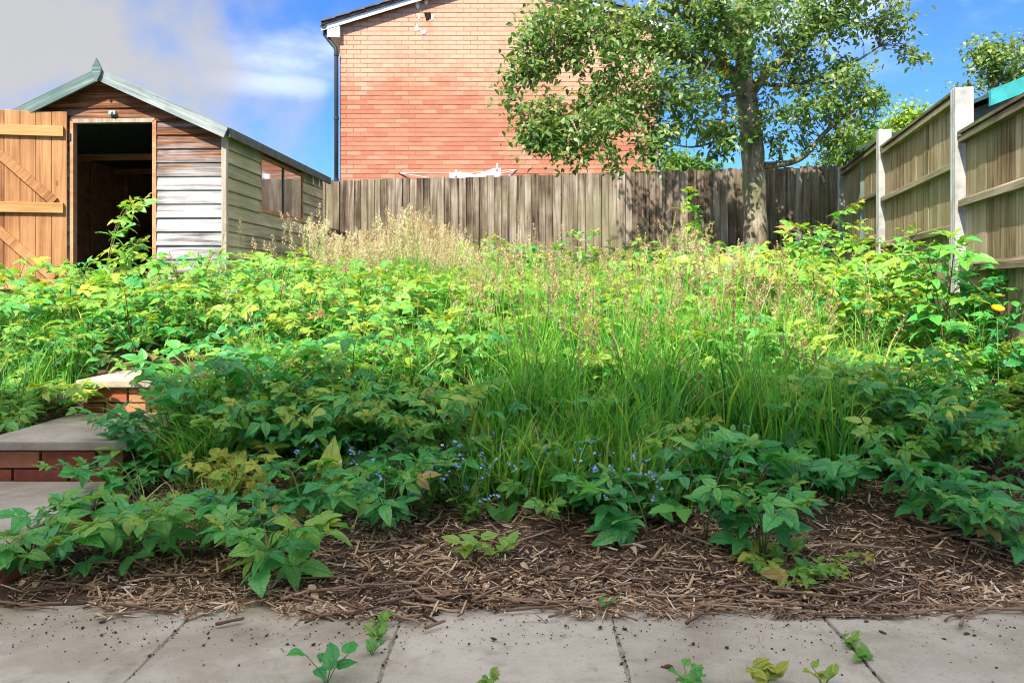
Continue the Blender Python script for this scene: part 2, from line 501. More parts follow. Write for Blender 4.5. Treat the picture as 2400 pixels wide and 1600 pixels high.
m = Mat('mulch_chip')
f = m.attr('tint')
col = m.ramp(f, [(0.0, (0.035, 0.020, 0.014)), (0.25, (0.17, 0.095, 0.052)), (0.52, (0.42, 0.26, 0.14)), (0.78, (0.62, 0.45, 0.27)), (1.0, (0.80, 0.66, 0.46))])
m.set(col, 0.85, 0.25); m.bump(m.noise(m.pos(), 220, 3, 0.6), 0.4, 0.002)
MAT['chip'] = m.m

m = Mat('bark')
co = m.pos()
a = m.noise(m.mapped(co, (16, 16, 5)), 1, 6, 0.65, 0.8); b = m.noise(co, 5, 5, 0.6)
col = m.ramp(m.math('ADD', m.math('MULTIPLY', a, 0.7), m.math('MULTIPLY', b, 0.35)), [(0.36, (0.05, 0.036, 0.024)), (0.52, (0.20, 0.155, 0.105)), (0.72, (0.46, 0.40, 0.31))])
g = m.noise(co, 2.6, 4, 0.6)
col = m.mix(m.math('MULTIPLY', m.rng(g, 0.5, 0.68), 0.5), col, (0.15, 0.17, 0.07))
m.set(col, 0.9, 0.2); m.bump(a, 0.8, 0.02)
MAT['bark'] = m.m

GREEN = [(0.0, (0.028, 0.21, 0.062)), (0.35, (0.070, 0.38, 0.068)), (0.62, (0.235, 0.44, 0.042)), (0.88, (0.47, 0.48, 0.05)), (1.0, (0.34, 0.20, 0.06))]  # low stops hold the teal green of leaves in shade
MAT['bramble'] = leafmat('bramble_leaf', GREEN, (1.5, 1.6, 0.7), 0.30, 0.36, 0.8, veins=True, world_var=0.28)
MAT['grass'] = leafmat('grass_blade', [(0.0, (0.03, 0.14, 0.025)), (0.35, (0.085, 0.31, 0.035)), (0.65, (0.22, 0.44, 0.05)), (0.85, (0.42, 0.46, 0.12)), (1.0, (0.56, 0.47, 0.22))], (1.5, 1.6, 0.8), 0.4, 0.4, 0.4)
MAT['seed'] = leafmat('grass_seed_head', [(0.0, (0.30, 0.17, 0.10)), (0.5, (0.56, 0.40, 0.23)), (1.0, (0.76, 0.66, 0.44))], (1.1, 1.0, 0.9), 0.35, 0.6, 0.2)
MAT['tree_leaf'] = leafmat('tree_leaf', [(0.0, (0.035, 0.095, 0.03)), (0.4, (0.10, 0.20, 0.05)), (0.75, (0.25, 0.33, 0.10)), (1.0, (0.48, 0.46, 0.20))], (1.5, 1.5, 0.7), 0.40, 0.42, 0.5)
MAT['bush_leaf'] = leafmat('bush_leaf', [(0.0, (0.04, 0.12, 0.025)), (0.5, (0.12, 0.26, 0.03)), (1.0, (0.32, 0.42, 0.04))], (1.4, 1.5, 0.6), 0.35, 0.45, 0.4)
MAT['cane'] = plain('bramble_cane', (0.15, 0.12, 0.05), 0.6, 0.4, 0.5, 25)
MAT['green_stem'] = plain('green_stem', (0.14, 0.24, 0.06), 0.6, 0.3, 0.3, 25)
MAT['blue_petal'] = leafmat('blue_petal', [(0.0, (0.20, 0.36, 0.80)), (1.0, (0.48, 0.62, 0.90))], (1, 1, 1), 0.3, 0.6, 0.2)
MAT['poppy'] = leafmat('yellow_petal', [(0.0, (0.85, 0.42, 0.01)), (1.0, (0.95, 0.62, 0.02))], (1, 1, 1), 0.35, 0.6, 0.2)

m = Mat('window_acrylic')
m.set((0.11, 0.095, 0.08), 0.05, 0.9)
m.bump(m.noise(m.coord('Object'), 1.6, 2, 0.5), 0.05, 0.05)
m.b.inputs['Coat Weight'].default_value = 1.0
m.b.inputs['IOR'].default_value = 1.9
MAT['pane'] = m.m

# ------------------------------------------------------------------ ground
YK = np.array([-60, 1.0, 2.30, 2.45, 2.9, 3.3, 4.07, 5.0, 6.5, 8.0, 12.0, 300])
ZK = np.array([-0.06, -0.06, -0.05, 0.005, 0.075, 0.155, 0.345, 0.55, 0.70, 0.78, 0.84, 0.9])
SX0, SX1 = -2.15, -1.54                                        # the garden steps run between these


def lumps(x, y):
    return (0.018 * np.sin(7.3 * x + 1.3 * y) * np.sin(5.1 * y - 2.0 * x + 1) + 0.010 * np.sin(17 * x + 3 * y + 2) * np.sin(13 * y - 4 * x)
            + 0.006 * np.sin(41 * x + 9 * y) * np.sin(37 * y - 8 * x))


def gz(x, y):
    x = np.asarray(x, float); y = np.asarray(y, float)
    z = np.interp(y, YK, ZK) + lumps(x, y) * np.clip((y - 2.3) / 0.5, 0, 1)
    step = np.where(y < 3.3, 0.02, np.where(y < 4.07, 0.16, 0.30))
    inside = (x > SX0 - 0.02) & (x < SX1 + 0.02) & (y > 2.3) & (y < 4.62)
    return np.where(inside, np.minimum(z, step), z)


def at(px, Y): return (px - CX) * Y / FPX


def axis_pts(a, b, step, ext):
    mid = np.arange(a, b + 1e-6, step)
    lo = a - np.cumsum(np.geomspace(step * 2, ext, 14)); hi = b + np.cumsum(np.geomspace(step * 2, ext, 14))
    return np.concatenate([lo[::-1], mid, hi])


gx = axis_pts(-3.2, 4.2, 0.045, 160); gy = axis_pts(2.2, 6.0, 0.045, 160)
GX, GY = np.meshgrid(gx, gy)
V = np.stack([GX, GY, gz(GX, GY)], -1).reshape(-1, 3)
nx, ny = len(gx), len(gy)
ii = (np.arange(ny - 1)[:, None] * nx + np.arange(nx - 1)[None]).ravel()
ground = obj('ground', make_mesh('ground', V, [np.stack([ii, ii + 1, ii + nx + 1, ii + nx], 1)], smooth=True), MAT['soil'])
tag(ground, 'dark brown soil bank rising from the paving to the fences', 'soil', kind='structure')

# ------------------------------------------------------------------ patio: each slab a piece
patio = empty('patio', (0, 0, 0), math.radians(-0.6))
tag(patio, 'beige concrete slab paving across the bottom of the picture', 'paving', kind='structure')


def slab_mesh(w, d, h, j):
    b = MB()
    n = 9
    xs = np.linspace(-w / 2, w / 2, n)
    pts = []
    r2 = np.random.default_rng(100 + j)
    for side in range(4):
        for t in np.linspace(-1, 1, n)[:-1]:
            e = r2.normal(0, 0.0018)
            x, y = [(t, -1), (1, t), (-t, 1), (-1, -t)][side]
            pts.append((x * w / 2 + (e if side in (1, 3) else 0), y * d / 2 + (e if side in (0, 2) else 0)))
    m_ = len(pts)
    rings = [(1.0, -h), (1.0, -0.004), (0.994, 0.0)]
    V = [(x * k, y * k, z) for k, z in rings for x, y in pts]
    F = []
    for rr in range(2):
        for i in range(m_):
            i2 = (i + 1) % m_
            F.append((rr * m_ + i, rr * m_ + i2, (rr + 1) * m_ + i2, (rr + 1) * m_ + i))
    F.append(tuple(2 * m_ + i for i in range(m_)))
    b.add(V, F)
    return b.mesh('slab')


slab_me = [slab_mesh(0.594, 0.594, 0.05, j) for j in range(4)]
for me in slab_me: me.materials.append(MAT['slab'])
for iy in range(-1, 4):
    for ix in range(-7, 8):
        x = -0.94 + 0.3 + 0.6 * ix; y = 2.18 - 0.6 * (iy + 0)
        if iy == -1: y = 2.18 + 0.6; continue
        o = obj('slab', random.choice(slab_me), None, patio, (x, y, random.uniform(-0.003, 0.003)))
        o.rotation_euler = (random.uniform(-0.004, 0.004), random.uniform(-0.004, 0.004), random.choice((0, 1, 2, 3)) * PI / 2 + random.uniform(-0.004, 0.004))
bed = MB().box((-5.2, -0.9, -0.055), (5.2, 2.48, -0.0045)).obj('joint_bed', MAT['joint'], patio)

# ------------------------------------------------------------------ steps: slab treads on red brick risers
steps = empty('garden_steps', ((SX0 + SX1) / 2, 2.5, 0))
tag(steps, 'three concrete slab steps on red brick risers climbing past the brambles', 'steps')
brick_me = MB().box((-0.1075, -0.051, -0.0325), (0.1075, 0.051, 0.0325)).mesh('brick'); brick_me.materials.append(MAT['step_brick'])
half_me = MB().box((-0.051, -0.051, -0.0325), (0.051, 0.051, 0.0325)).mesh('brick'); half_me.materials.append(MAT['step_brick'])
wst = SX1 - SX0
for k, (y0, y1, zt, xl) in enumerate([(2.53, 3.33, 0.162, 0.0), (3.33, 4.09, 0.325, 0.0), (4.09, 4.62, 0.487, 0.0)]):
    yl0, yl1 = y0 - 2.5, y1 - 2.5
    zb = zt - 0.162 if k else -0.03
    b = MB(); r2 = np.random.default_rng(k)
    b.box((-wst / 2, yl0 - 0.02, zt - 0.038), (wst / 2, yl1 - 0.004 if k < 2 else yl1, zt))
    b.obj('tread', MAT['tread'], steps, bevel=0.006)
    MB().box((-wst / 2 + 0.035, yl0 + 0.032, zb - 0.02), (wst / 2 - 0.035, yl1, zt - 0.040)).obj('mortar_core', MAT['step_mortar'], steps)
    for c in range(2):
        zc_ = zt - 0.038 - 0.008 - 0.0325 - c * 0.0735
        xx = -wst / 2 + 0.022
        first = True
        while xx < wst / 2 - 0.06:
            hb = (c % 2 == 1 and first)
            wd = 0.102 if hb else 0.215
            if xx + wd > wst / 2 - 0.01: hb = True; wd = 0.102
            if xx + wd > wst / 2 + 0.02: break
            o = obj('brick', half_me if hb else brick_me, None, steps, (xx + wd / 2, yl0 + 0.062 + random.uniform(-0.002, 0.002), zc_))
            o.rotation_euler = (0, 0, random.uniform(-0.008, 0.008))
            xx += wd + 0.012; first = False
        yy = yl0 + 0.13                                        # bricks along the open right side
        while yy < yl1 - 0.1:
            o = obj('brick', brick_me, None, steps, (wst / 2 - 0.066, yy + 0.1075, zc_)); o.rotation_euler = (0, 0, PI / 2)
            yy += 0.227

# ------------------------------------------------------------------ shed
SHX, SHY, SHZ = -3.59, 7.3, 0.74
shed = empty('garden_shed', (SHX, SHY, SHZ), math.radians(-3.1))
tag(shed, 'weathered timber garden shed with green edged roof and open doorway', 'shed')
HWID, DEP, APEX, SLOPE = 1.07, 3.0, 2.075, 0.455


def roofz(x): return APEX - SLOPE * abs(x)


DX0, DX1, DZ = -0.285, 0.455, 1.70
pitch = 0.121
zrow = -0.02
row = 0
while zrow < APEX - 0.02:
    z0, z1 = zrow, min(zrow + pitch + 0.012, APEX - 0.01)
    hw0 = min(HWID, (APEX - z0) / SLOPE); hw1 = min(HWID, max(0.0, (APEX - z1) / SLOPE))
    spans = [(-hw0, hw0, -hw1, hw1)]
    if z0 < DZ - 0.06: spans = [(-hw0, DX0, -hw1, DX0), (DX1, hw0, DX1, hw1)]
    for (a0, a1, b0, b1) in spans:
        cx_ = (a0 + a1) / 2; r1 = random.uniform(-0.003, 0.003)
        B = [(a0 - cx_, -0.024 + r1, z0 - z0), (a1 - cx_, -0.024 + r1, 0), (a1 - cx_, 0.0, 0), (a0 - cx_, 0.0, 0)]
        T = [(b0 - cx_, -0.008, z1 - z0), (b1 - cx_, -0.008, z1 - z0), (b1 - cx_, 0.0, z1 - z0), (b0 - cx_, 0.0, z1 - z0)]
        o = MB().hexa(B, T).obj('front_board', MAT['shed_front'], shed, (cx_, 0, z0))
        o.rotation_euler = (0, random.uniform(-0.004, 0.004), 0)
        h = (z0 - 0.85) / 0.9
        o.color = (max(0.0, min(1.0, h + random.uniform(-0.12, 0.12))), 0, 0, 1)
    zrow += pitch; row += 1
# side boards (right wall), cut round the window
WY0, WY1, WZ0, WZ1 = 0.86, 2.20, 0.98, 1.50
zrow = -0.02
while zrow < roofz(HWID) - 0.02:
    z0, z1 = zrow, min(zrow + pitch + 0.012, roofz(HWID) + 0.01)
    spans = [(0.0, DEP)]
    if z1 > WZ0 + 0.03 and z0 < WZ1 - 0.03: spans = [(0.0, WY0), (WY1, DEP)]
    for (a0, a1) in spans:
        cy_ = (a0 + a1) / 2
        B = [(0, a0 - cy_, 0), (0.024, a0 - cy_, 0), (0.024, a1 - cy_, 0), (0, a1 - cy_, 0)]
        T = [(0, a0 - cy_, z1 - z0), (0.008, a0 - cy_, z1 - z0), (0.008, a1 - cy_, z1 - z0), (0, a1 - cy_, z1 - z0)]
        o = MB().hexa(B, T).obj('side_board', MAT['shed_side'], shed, (HWID, cy_, z0))
        o.rotation_euler = (random.uniform(-0.003, 0.003), 0, 0)
    zrow += pitch
# other walls, floor
MB().box((-HWID - 0.02, 0, -0.02), (-HWID, DEP, roofz(HWID))).obj('left_wall', MAT['shed_inner'], shed)
b = MB()
b.add([(-HWID, DEP, -0.02), (HWID, DEP, -0.02), (HWID, DEP, roofz(HWID)), (0, DEP, APEX), (-HWID, DEP, roofz(HWID)),
       (-HWID, DEP + .02, -0.02), (HWID, DEP + .02, -0.02), (HWID, DEP + .02, roofz(HWID)), (0, DEP + .02, APEX), (-HWID, DEP + .02, roofz(HWID))],
      [(0, 1, 2, 3, 4), (9, 8, 7, 6, 5), (0, 5, 6, 1), (1, 6, 7, 2), (2, 7, 8, 3), (3, 8, 9, 4), (4, 9, 5, 0)])
b.obj('back_wall', MAT['shed_inner'], shed)
MB().box((-HWID, 0.02, -0.07), (HWID, DEP, -0.022)).obj('floor', MAT['shed_inner'], shed)
for y in (0.7, 1.5, 2.3):                                      # framing seen through the doorway
    MB().box((-HWID + 0.002, y, 0), (-HWID + 0.045, y + 0.04, 1.55)).obj('stud', MAT['shed_inner'], shed)
for x in (-0.62, -0.1, 0.42):
    MB().box((x, DEP - 0.045, 0), (x + 0.04, DEP - 0.002, roofz(x) - 0.03)).obj('stud', MAT['shed_inner'], shed)
for y in (1.0, 2.0):
    MB().box((-HWID + 0.05, y, 1.50), (HWID - 0.02, y + 0.035, 1.56)).obj('tie_beam', MAT['shed_inner'], shed)
zr = 0.0
for i in range(13):
    MB().box((-HWID + 0.046, DEP - 0.016, zr), (HWID - 0.03, DEP - 0.004, zr + 0.112)).obj('inner_board', MAT['shed_inner'], shed); zr += 0.121
# roof
OH = 0.10
for s in (-1, 1):
    b = MB(); e = HWID + 0.065
    za, ze = APEX + 0.005, roofz(e) + 0.005
    P = [(0, -OH, za), (s * e, -OH, ze), (s * e, DEP + OH, ze), (0, DEP + OH, za)]
    Q = [(0, -OH, za + 0.03), (s * e, -OH, ze + 0.03), (s * e, DEP + OH, ze + 0.03), (0, DEP + OH, za + 0.03)]
    if s < 0: P = P[::-1]; Q = Q[::-1]
    b.hexa(P, Q).obj('roof_slope', MAT['felt'], shed)
    # bargeboard along the gable edge
    n = 6
    b = MB(); L_ = math.hypot(e, SLOPE * e)
    b.box((0, -0.024, -0.075), (L_ + 0.01, 0.0, 0.022))
    o = b.obj('bargeboard', MAT['barge'], shed, (0, -OH - 0.002, APEX + 0.018))
    o.rotation_euler = (0, math.atan(SLOPE), 0 if s > 0 else PI)
    if s < 0: o.location.y -= 0.024
    MB().box((-0.012, -OH + 0.002, -0.05), (0.012, DEP + OH, 0.028)).obj('eave_fascia', MAT['fascia'], shed, (s * (e + 0.014), 0, ze))
b = MB()
b.add([(0, 0, 0.105), (-0.044, 0, 0.02), (-0.036, 0, -0.03), (0, 0, -0.10), (0.036, 0, -0.03), (0.044, 0, 0.02),
       (0, -0.022, 0.105), (-0.044, -0.022, 0.02), (-0.036, -0.022, -0.03), (0, -0.022, -0.10), (0.036, -0.022, -0.03), (0.044, -0.022, 0.02)],
      [(0, 1, 2, 3, 4, 5), (11, 10, 9, 8, 7, 6)] + [(i, i + 6, (i + 1) % 6 + 6, (i + 1) % 6) for i in range(6)])
b.obj('finial', MAT['barge'], shed, (0.0, -OH - 0.029, APEX + 0.015))
MB().box((HWID - 0.012, -0.034, -0.03), (HWID + 0.032, 0.012, roofz(HWID) - 0.01)).obj('corner_trim', MAT['shed_trim'], shed)
for x in (DX0 - 0.03, DX1 - 0.02):
    MB().box((0, -0.012, 0), (0.035, 0.05, DZ)).obj('door_jamb', MAT['shed_inner'], shed, (x, -0.014, -0.02))
MB().box((DX0, -0.012, 0), (DX1, 0.05, 0.035)).obj('door_head', MAT['shed_trim'], shed, (0, -0.014, DZ - 0.035))
MB().box((-0.03, -0.03, -0.016), (0.03, 0, 0.016)).tube([(0, -0.03, 0.005), (0, -0.045, 0.005)], 0.012, 8).obj('latch', MAT['blue_grey'], shed, (0.085, -0.024, DZ + 0.045), bevel=0.004)
for y in (2.25, 2.5):
    MB().tube([(0.03, 0, 0), (0.045, 0.0, -0.05), (0.04, 0.01, -0.12)], 0.008, 6).obj('hook', MAT['white'], shed, (HWID, y + 0.25, roofz(HWID) - 0.03))
# window
win = MB()
for (y0, y1, z0, z1) in ((WY0, WY1, WZ0 - 0.02, WZ0 + 0.02), (WY0, WY1, WZ1 - 0.02, WZ1 + 0.02), (WY0 - 0.005, WY0 + 0.025, WZ0 + 0.02, WZ1 - 0.02), (WY1 - 0.025, WY1 + 0.005, WZ0 + 0.02, WZ1 - 0.02)):
    win.box((0.0, y0, z0), (0.018, y1, z1))
wo = win.obj('window', MAT['shed_inner'], shed, (HWID, 0, 0))
MB().box((0.002, (WY0 + WY1) / 2 - 0.016, WZ0 + 0.02), (0.019, (WY0 + WY1) / 2 + 0.016, WZ1 - 0.02)).obj('window_bar', MAT['fascia'], wo)
for k in range(2):
    ya = WY0 + 0.025 + k * ((WY1 - WY0) / 2 - 0.008); yb = ya + (WY1 - WY0) / 2 - 0.045
    o = MB().box((-0.002, -(yb - ya) / 2, WZ0 + 0.02), (0.003, (yb - ya) / 2, WZ1 - 0.02)).obj('pane', MAT['pane'], wo, (0.006, (ya + yb) / 2, 0))
# door, swung open against the front
door = empty('door', (DX0 - 0.035, -0.045, -0.02)); door.parent = shed
door.rotation_euler = (0, 0, PI + math.radians(14))
# local: +x away from the hinge, the inner face (ledges) looks along +y once swung round
nplk = 6; pw = 0.126; DH = 1.755
for i in range(nplk):
    MB().box((-pw / 2 + 0.0015, -0.009, 0), (pw / 2 - 0.0015, 0.009, DH + random.uniform(-0.004, 0.004))).obj('plank', MAT['door'], door, (pw * (i + 0.5), 0, 0.02), bevel=0.004)
for z in (0.26, 0.93, 1.60):
    MB().box((-0.355, 0, -0.045), (0.355, 0.024, 0.045)).obj('ledge', MAT['ledge'], door, (0.38, 0.0095, z), bevel=0.003)
for (z0, z1) in ((0.985, 1.545), (0.315, 0.875)):
    o = MB().box((-math.hypot(0.60, z1 - z0) / 2, 0, -0.04), (math.hypot(0.60, z1 - z0) / 2, 0.022, 0.04)).obj('brace', MAT['door'], door, (0.40, 0.0097, (z0 + z1) / 2))
    o.rotation_euler = (0, -math.atan2(z1 - z0, 0.60), 0)
for z in (0.3, 1.56):
    MB().box((-0.02, -0.014, -0.02), (0.26, -0.0095, 0.02)).tube([(-0.018, -0.012, -0.03), (-0.018, -0.012, 0.03)], 0.009, 8).obj('hinge', MAT['iron'], door, (0, 0, z))
# a sheet of boards leaning inside the shed
lean = MB().box((-0.22, 0, 0), (0.22, 0.02, 1.35)).box((-0.22, -0.02, 0.3), (0.22, 0, 0.36)).box((-0.22, -0.02, 1.0), (0.22, 0, 1.06)).obj('wooden_panel', MAT['shed_inner'], None, (SHX + 0.05, SHY + 2.62, SHZ - 0.01))
lean.rotation_euler = (math.radians(-8), 0, 0)
tag(lean, 'brown wooden panel leaning in the dark inside the open shed', 'panel')

# ------------------------------------------------------------------ back fence
FA = Vector((-5.3, 11.59, 0)); FB = Vector((4.05, 9.655, 0))
fd = (FB - FA); flen = fd.length; fang = math.atan2(fd.y, fd.x)
bfence = empty('back_fence', (FA.x, FA.y, 0.80), fang)
tag(bfence, 'tall weathered brown close-board fence in front of the brick house', 'fence')
ftop = 1.585
bmes = []
for k in range(5):
    w_ = 0.114
    V = [(-w_ / 2, 0, 0), (w_ / 2, -0.016, 0), (w_ / 2, 0.0, 0), (-w_ / 2, 0.006, 0)]
    bmes.append(MB().hexa(V, [(x, y, ftop) for x, y, z in V]).mesh('board'))
    bmes[-1].materials.append(MAT['back_fence'])
x = 0.06; i = 0
while x < flen:
    o = obj('board', bmes[i % 5], None, bfence, (x, random.uniform(-0.004, 0.004), random.uniform(-0.012, 0.012)))
    o.rotation_euler = (random.uniform(-0.004, 0.004), random.uniform(-0.006, 0.006), random.uniform(-0.02, 0.02))
    o.scale = (random.uniform(0.94, 1.08), 1, 1)
    x += 0.096 * random.uniform(0.93, 1.07); i += 1
for z in (0.25, 0.85, 1.4):
    MB().box((0, 0.012, z - 0.035), (flen, 0.06, z + 0.035)).obj('rail', MAT['fence_rail'], bfence)

# ------------------------------------------------------------------ right fence: concrete posts, stepped panels
RD = Vector((0.217, 1, 0)).normalized(); rang = math.atan2(RD.y, RD.x) - PI / 2


def rpt(Y): return Vector((1.735 + 0.217 * Y, Y, 0))


post_labels = [(3.33, 2.05, 'pale concrete post at the near end of the side fence'),
               (5.30, 2.22, 'white concrete post beside the climbing bramble, tallest of the side fence'),
               (7.45, 2.37, 'slim pale concrete post in the middle of the side fence'),
               (9.42, 2.33, 'narrow concrete corner post where the two fences meet')]
for Y, zt, lab in post_labels:
    p = rpt(Y)
    o = empty('concrete_post', (p.x, p.y, 0.45), rang)
    tag(o, lab, 'post', 'concrete posts of the side fence')
    h = zt - 0.45
    MB().box((-0.055, -0.055, 0), (0.055, -0.024, h)).box((-0.055, 0.024, 0), (0.055, 0.055, h)).box((-0.055, -0.024, 0), (-0.022, 0.024, h)).box((0.022, -0.024, 0), (0.055, 0.024, h - 0.002)).box((-0.022, -0.024, 0), (0.022, 0.024, h - 0.004)).obj('shaft', MAT['post'], o, bevel=0.005)
bm_side = []
for k in range(3):
    V = [(0.0, -0.068, 0), (0.014, -0.068, 0), (0.006, 0.068, 0), (0.0, 0.068, 0)]
    bm_side.append(V)
panels = [(3.40, 5.23, 1.91, (1.89, 1.485, 1.075), 'nearest sun-bleached board panel of the side fence, beside the climbing bramble'),
          (5.37, 7.38, 2.195, (2.17, 1.745, 1.335), 'middle tan board panel of the side fence between two concrete posts'),
          (7.52, 9.36, 2.28, (2.255, 1.83, 1.42), 'farthest shaded board panel of the side fence, next to the corner')]
for (Y0, Y1, zt, rails, lab) in panels:
    a, c = rpt(Y0), rpt(Y1); ln = (c - a).length
    z0 = 0.62
    o = empty('fence_panel', (a.x, a.y, z0), rang)
    tag(o, lab, 'fence panel', 'panels of the side fence')
    y = 0.06; n = 0
    me = MB().hexa(bm_side[0], [(x_, y_, zt - z0 - 0.015) for x_, y_, _ in bm_side[0]]).mesh('board'); me.materials.append(MAT['side_fence'])
    while y < ln - 0.02:
        q = obj('board', me, None, o, (0.0 + random.uniform(-0.002, 0.002), y, random.uniform(-0.006, 0.004)))
        q.rotation_euler = (random.uniform(-0.005, 0.005), 0, random.uniform(-0.015, 0.015))
        y += 0.116 * random.uniform(0.95, 1.05)
    for zr in rails:
        zz = zr - z0
        V0 = [(-0.045, 0, zz - 0.028), (-0.002, 0, zz - 0.028), (-0.002, 0, zz + 0.034), (-0.042, 0, zz + 0.012)]
        b = MB().add([(x_, 0.0, z_) for x_, _, z_ in V0] + [(x_, ln, z_) for x_, _, z_ in V0], [(0, 1, 2, 3), (7, 6, 5, 4), (0, 4, 5, 1), (1, 5, 6, 2), (2, 6, 7, 3), (3, 7, 4, 0)])
        b.obj('rail', MAT['fence_rail'], o)
    zc_ = zt - z0
    MB().box((-0.05, 0, zc_ + 0.003), (0.03, ln, zc_ + 0.022)).obj('capping', MAT['fence_rail'], o)
    MB().box((-0.02, 0, -0.3), (0.02, ln, -0.02)).obj('gravel_board', MAT['side_fence'], o)

# ------------------------------------------------------------------ brick house beyond the fence
HY_ = 13.5; HS = FPX / HY_
HX0 = at(797, HY_); HX1 = at(1536, HY_); HZB = 0.8
HEAVE = ZC + (HY - 62) / HS
HMID = (HX0 + HX1) / 2; HSL = 0.305
HAP = HEAVE + HSL * (HX1 - HX0) / 2
house = empty('brick_house', (HMID, HY_, HZB))
tag(house, 'orange brick gable end of a two-storey house behind the back fence', 'house')
hw = (HX1 - HX0) / 2; he = HEAVE - HZB; ha = HAP - HZB
b = MB()
P5 = [(-hw, 0), (hw, 0), (hw, he), (0, ha), (-hw, he)]
b.add([(x, 0, z) for x, z in P5] + [(x, 7.0, z) for x, z in P5], [(0, 1, 2, 3, 4), (9, 8, 7, 6, 5)] + [(i, (i + 1) % 5, (i + 1) % 5 + 5, i + 5) for i in range(5)])
b.obj('wall', MAT['mortar'], house)
bw, bh, bp, bc = 0.215, 0.065, 0.225, 0.075
cands = []
rowz = 0.01; r_ = 0
while rowz < ha:
    lim = hw if rowz + bh < he else max(0, (ha - rowz - bh) / HSL)
    x = -hw + 0.002 - (bp / 2 if r_ % 2 else 0)
    while x < hw:
        x0, x1 = max(x, -lim + 0.002), min(x + bw, lim - 0.002)
        if x1 - x0 > 0.06: cands.append((x0, x1, rowz))
        x += bp
    rowz += bc; r_ += 1
hb_me = MB().box((-bw / 2, -0.006, -bh / 2), (bw / 2, 0.02, bh / 2)).mesh('brick'); hb_me.materials.append(MAT['brick'])
rest = []; nb = 0
for (x0, x1, z) in cands:
    wz = z + HZB
    if nb < 300 and abs((x1 - x0) - bw) < 1e-4 and 3.25 < wz and -2.6 < (x0 + HMID) < -0.45:
        o = obj('brick', hb_me, None, house, ((x0 + x1) / 2, random.uniform(-0.001, 0.001), z + bh / 2)); nb += 1
    else: rest.append((x0, x1, z))
rest = np.array(rest); n = len(rest)
tV = np.array([(-.5, -0.006, 0), (.5, -0.006, 0), (.5, 0.02, 0), (-.5, 0.02, 0), (-.5, -0.006, bh), (.5, -0.006, bh), (.5, 0.02, bh), (-.5, 0.02, bh)])
M_ = np.tile(np.eye(3), (n, 1, 1)); M_[:, 0, 0] = rest[:, 1] - rest[:, 0]
T_ = np.stack([(rest[:, 0] + rest[:, 1]) / 2, rng.uniform(-0.001, 0.001, n), rest[:, 2]], 1)
A = repeat(tV, [np.array([(0, 3, 2, 1), (4, 5, 6, 7), (0, 1, 5, 4), (1, 2, 6, 5), (3, 0, 4, 7)])], M_, T_, tintv=rng.random(n))
o = obj('brickwork', make_mesh('brickwork', A[0], A[1], tintv=A[3]), MAT['brick'], house); o['kind'] = 'stuff'
# roof, verge, eave box, gutter, downpipe
for s in (-1, 1):
    e = hw + 0.28
    za, ze = ha + 0.064, ha - HSL * e + 0.064
    P = [(0, -0.14, za), (s * e, -0.14, ze), (s * e, 7.1, ze), (0, 7.1, za)]
    Q = [(x, y, z + 0.035) for x, y, z in P]
    if s < 0: P = P[::-1]; Q = Q[::-1]
    rf = MB().hexa(P, Q).obj('roof', MAT['roof_tile'], house)
    # verge tiles stepping down the edge
    k = 0; nt_ = 12
    for k in range(nt_):
        xa, xb = s * e * k / nt_, s * e * (k + 1) / nt_
        z_a, z_b = za + 0.037 - HSL * abs(xa) , za + 0.037 - HSL * abs(xb)
        V0 = [(xa, -0.17, z_a), (xb, -0.17, z_b + 0.012), (xb, 0.25, z_b + 0.012), (xa, 0.25, z_a)]
        V1 = [(x, y, z + 0.022) for x, y, z in V0]
        if s < 0: V0 = V0[::-1]; V1 = V1[::-1]
        MB().hexa(V0, V1).obj('tile', MAT['roof_tile'], rf)
    V0 = [(0, -0.11, ha - 0.02), (s * e, -0.11, ha - HSL * e - 0.02), (s * e, -0.085, ha - HSL * e - 0.02), (0, -0.085, ha - 0.02)]
    V1 = [(x, y, z + 0.08) for x, y, z in V0]
    if s < 0: V0 = V0[::-1]; V1 = V1[::-1]
    MB().hexa(V0, V1).obj('bargeboard', MAT['white'], house)
    x0, x1 = sorted((s * hw - s * 0.01, s * (hw + 0.19)))
    MB().box((x0, -0.10, he - 0.20), (x1, 7.0, he + 0.03)).obj('eave_box', MAT['white'], house)
    gxp = s * (hw + 0.245)
    g = MB()
    ring = [(0.055 * math.cos(w), 0.055 * math.sin(w)) for w in np.linspace(PI, 2 * PI, 7)]
    g.add([(gxp + u, -0.12, he - 0.02 + v) for u, v in ring] + [(gxp + u, 7.0, he - 0.02 + v) for u, v in ring], [(i, i + 1, i + 8, i + 7) for i in range(6)] + [tuple(range(7))])
    g.obj('gutter', MAT['black_pipe'], house)
    xo = s * (hw + 0.05)
    dp = MB().tube([(gxp, -0.02, he - 0.07), (gxp, -0.02, he - 0.14), (gxp - s * 0.06, -0.03, he - 0.22), (xo + s * 0.02, -0.045, he - 0.36), (xo, -0.05, he - 0.43), (xo, -0.05, 0)], 0.034, 10).obj('downpipe', MAT['black_pipe'] if s < 0 else MAT['grey_pipe'], house, smooth=True)
    for z in (0.6, 1.9, 2.9, he - 0.5):
        MB().tube([(xo, -0.05, z), (xo, -0.05, z + 0.05)], 0.041, 10).obj('bracket', MAT['black_pipe'], dp)
# dark patch painted as the shade in a knocked-out hole, and white filler patches on the gable


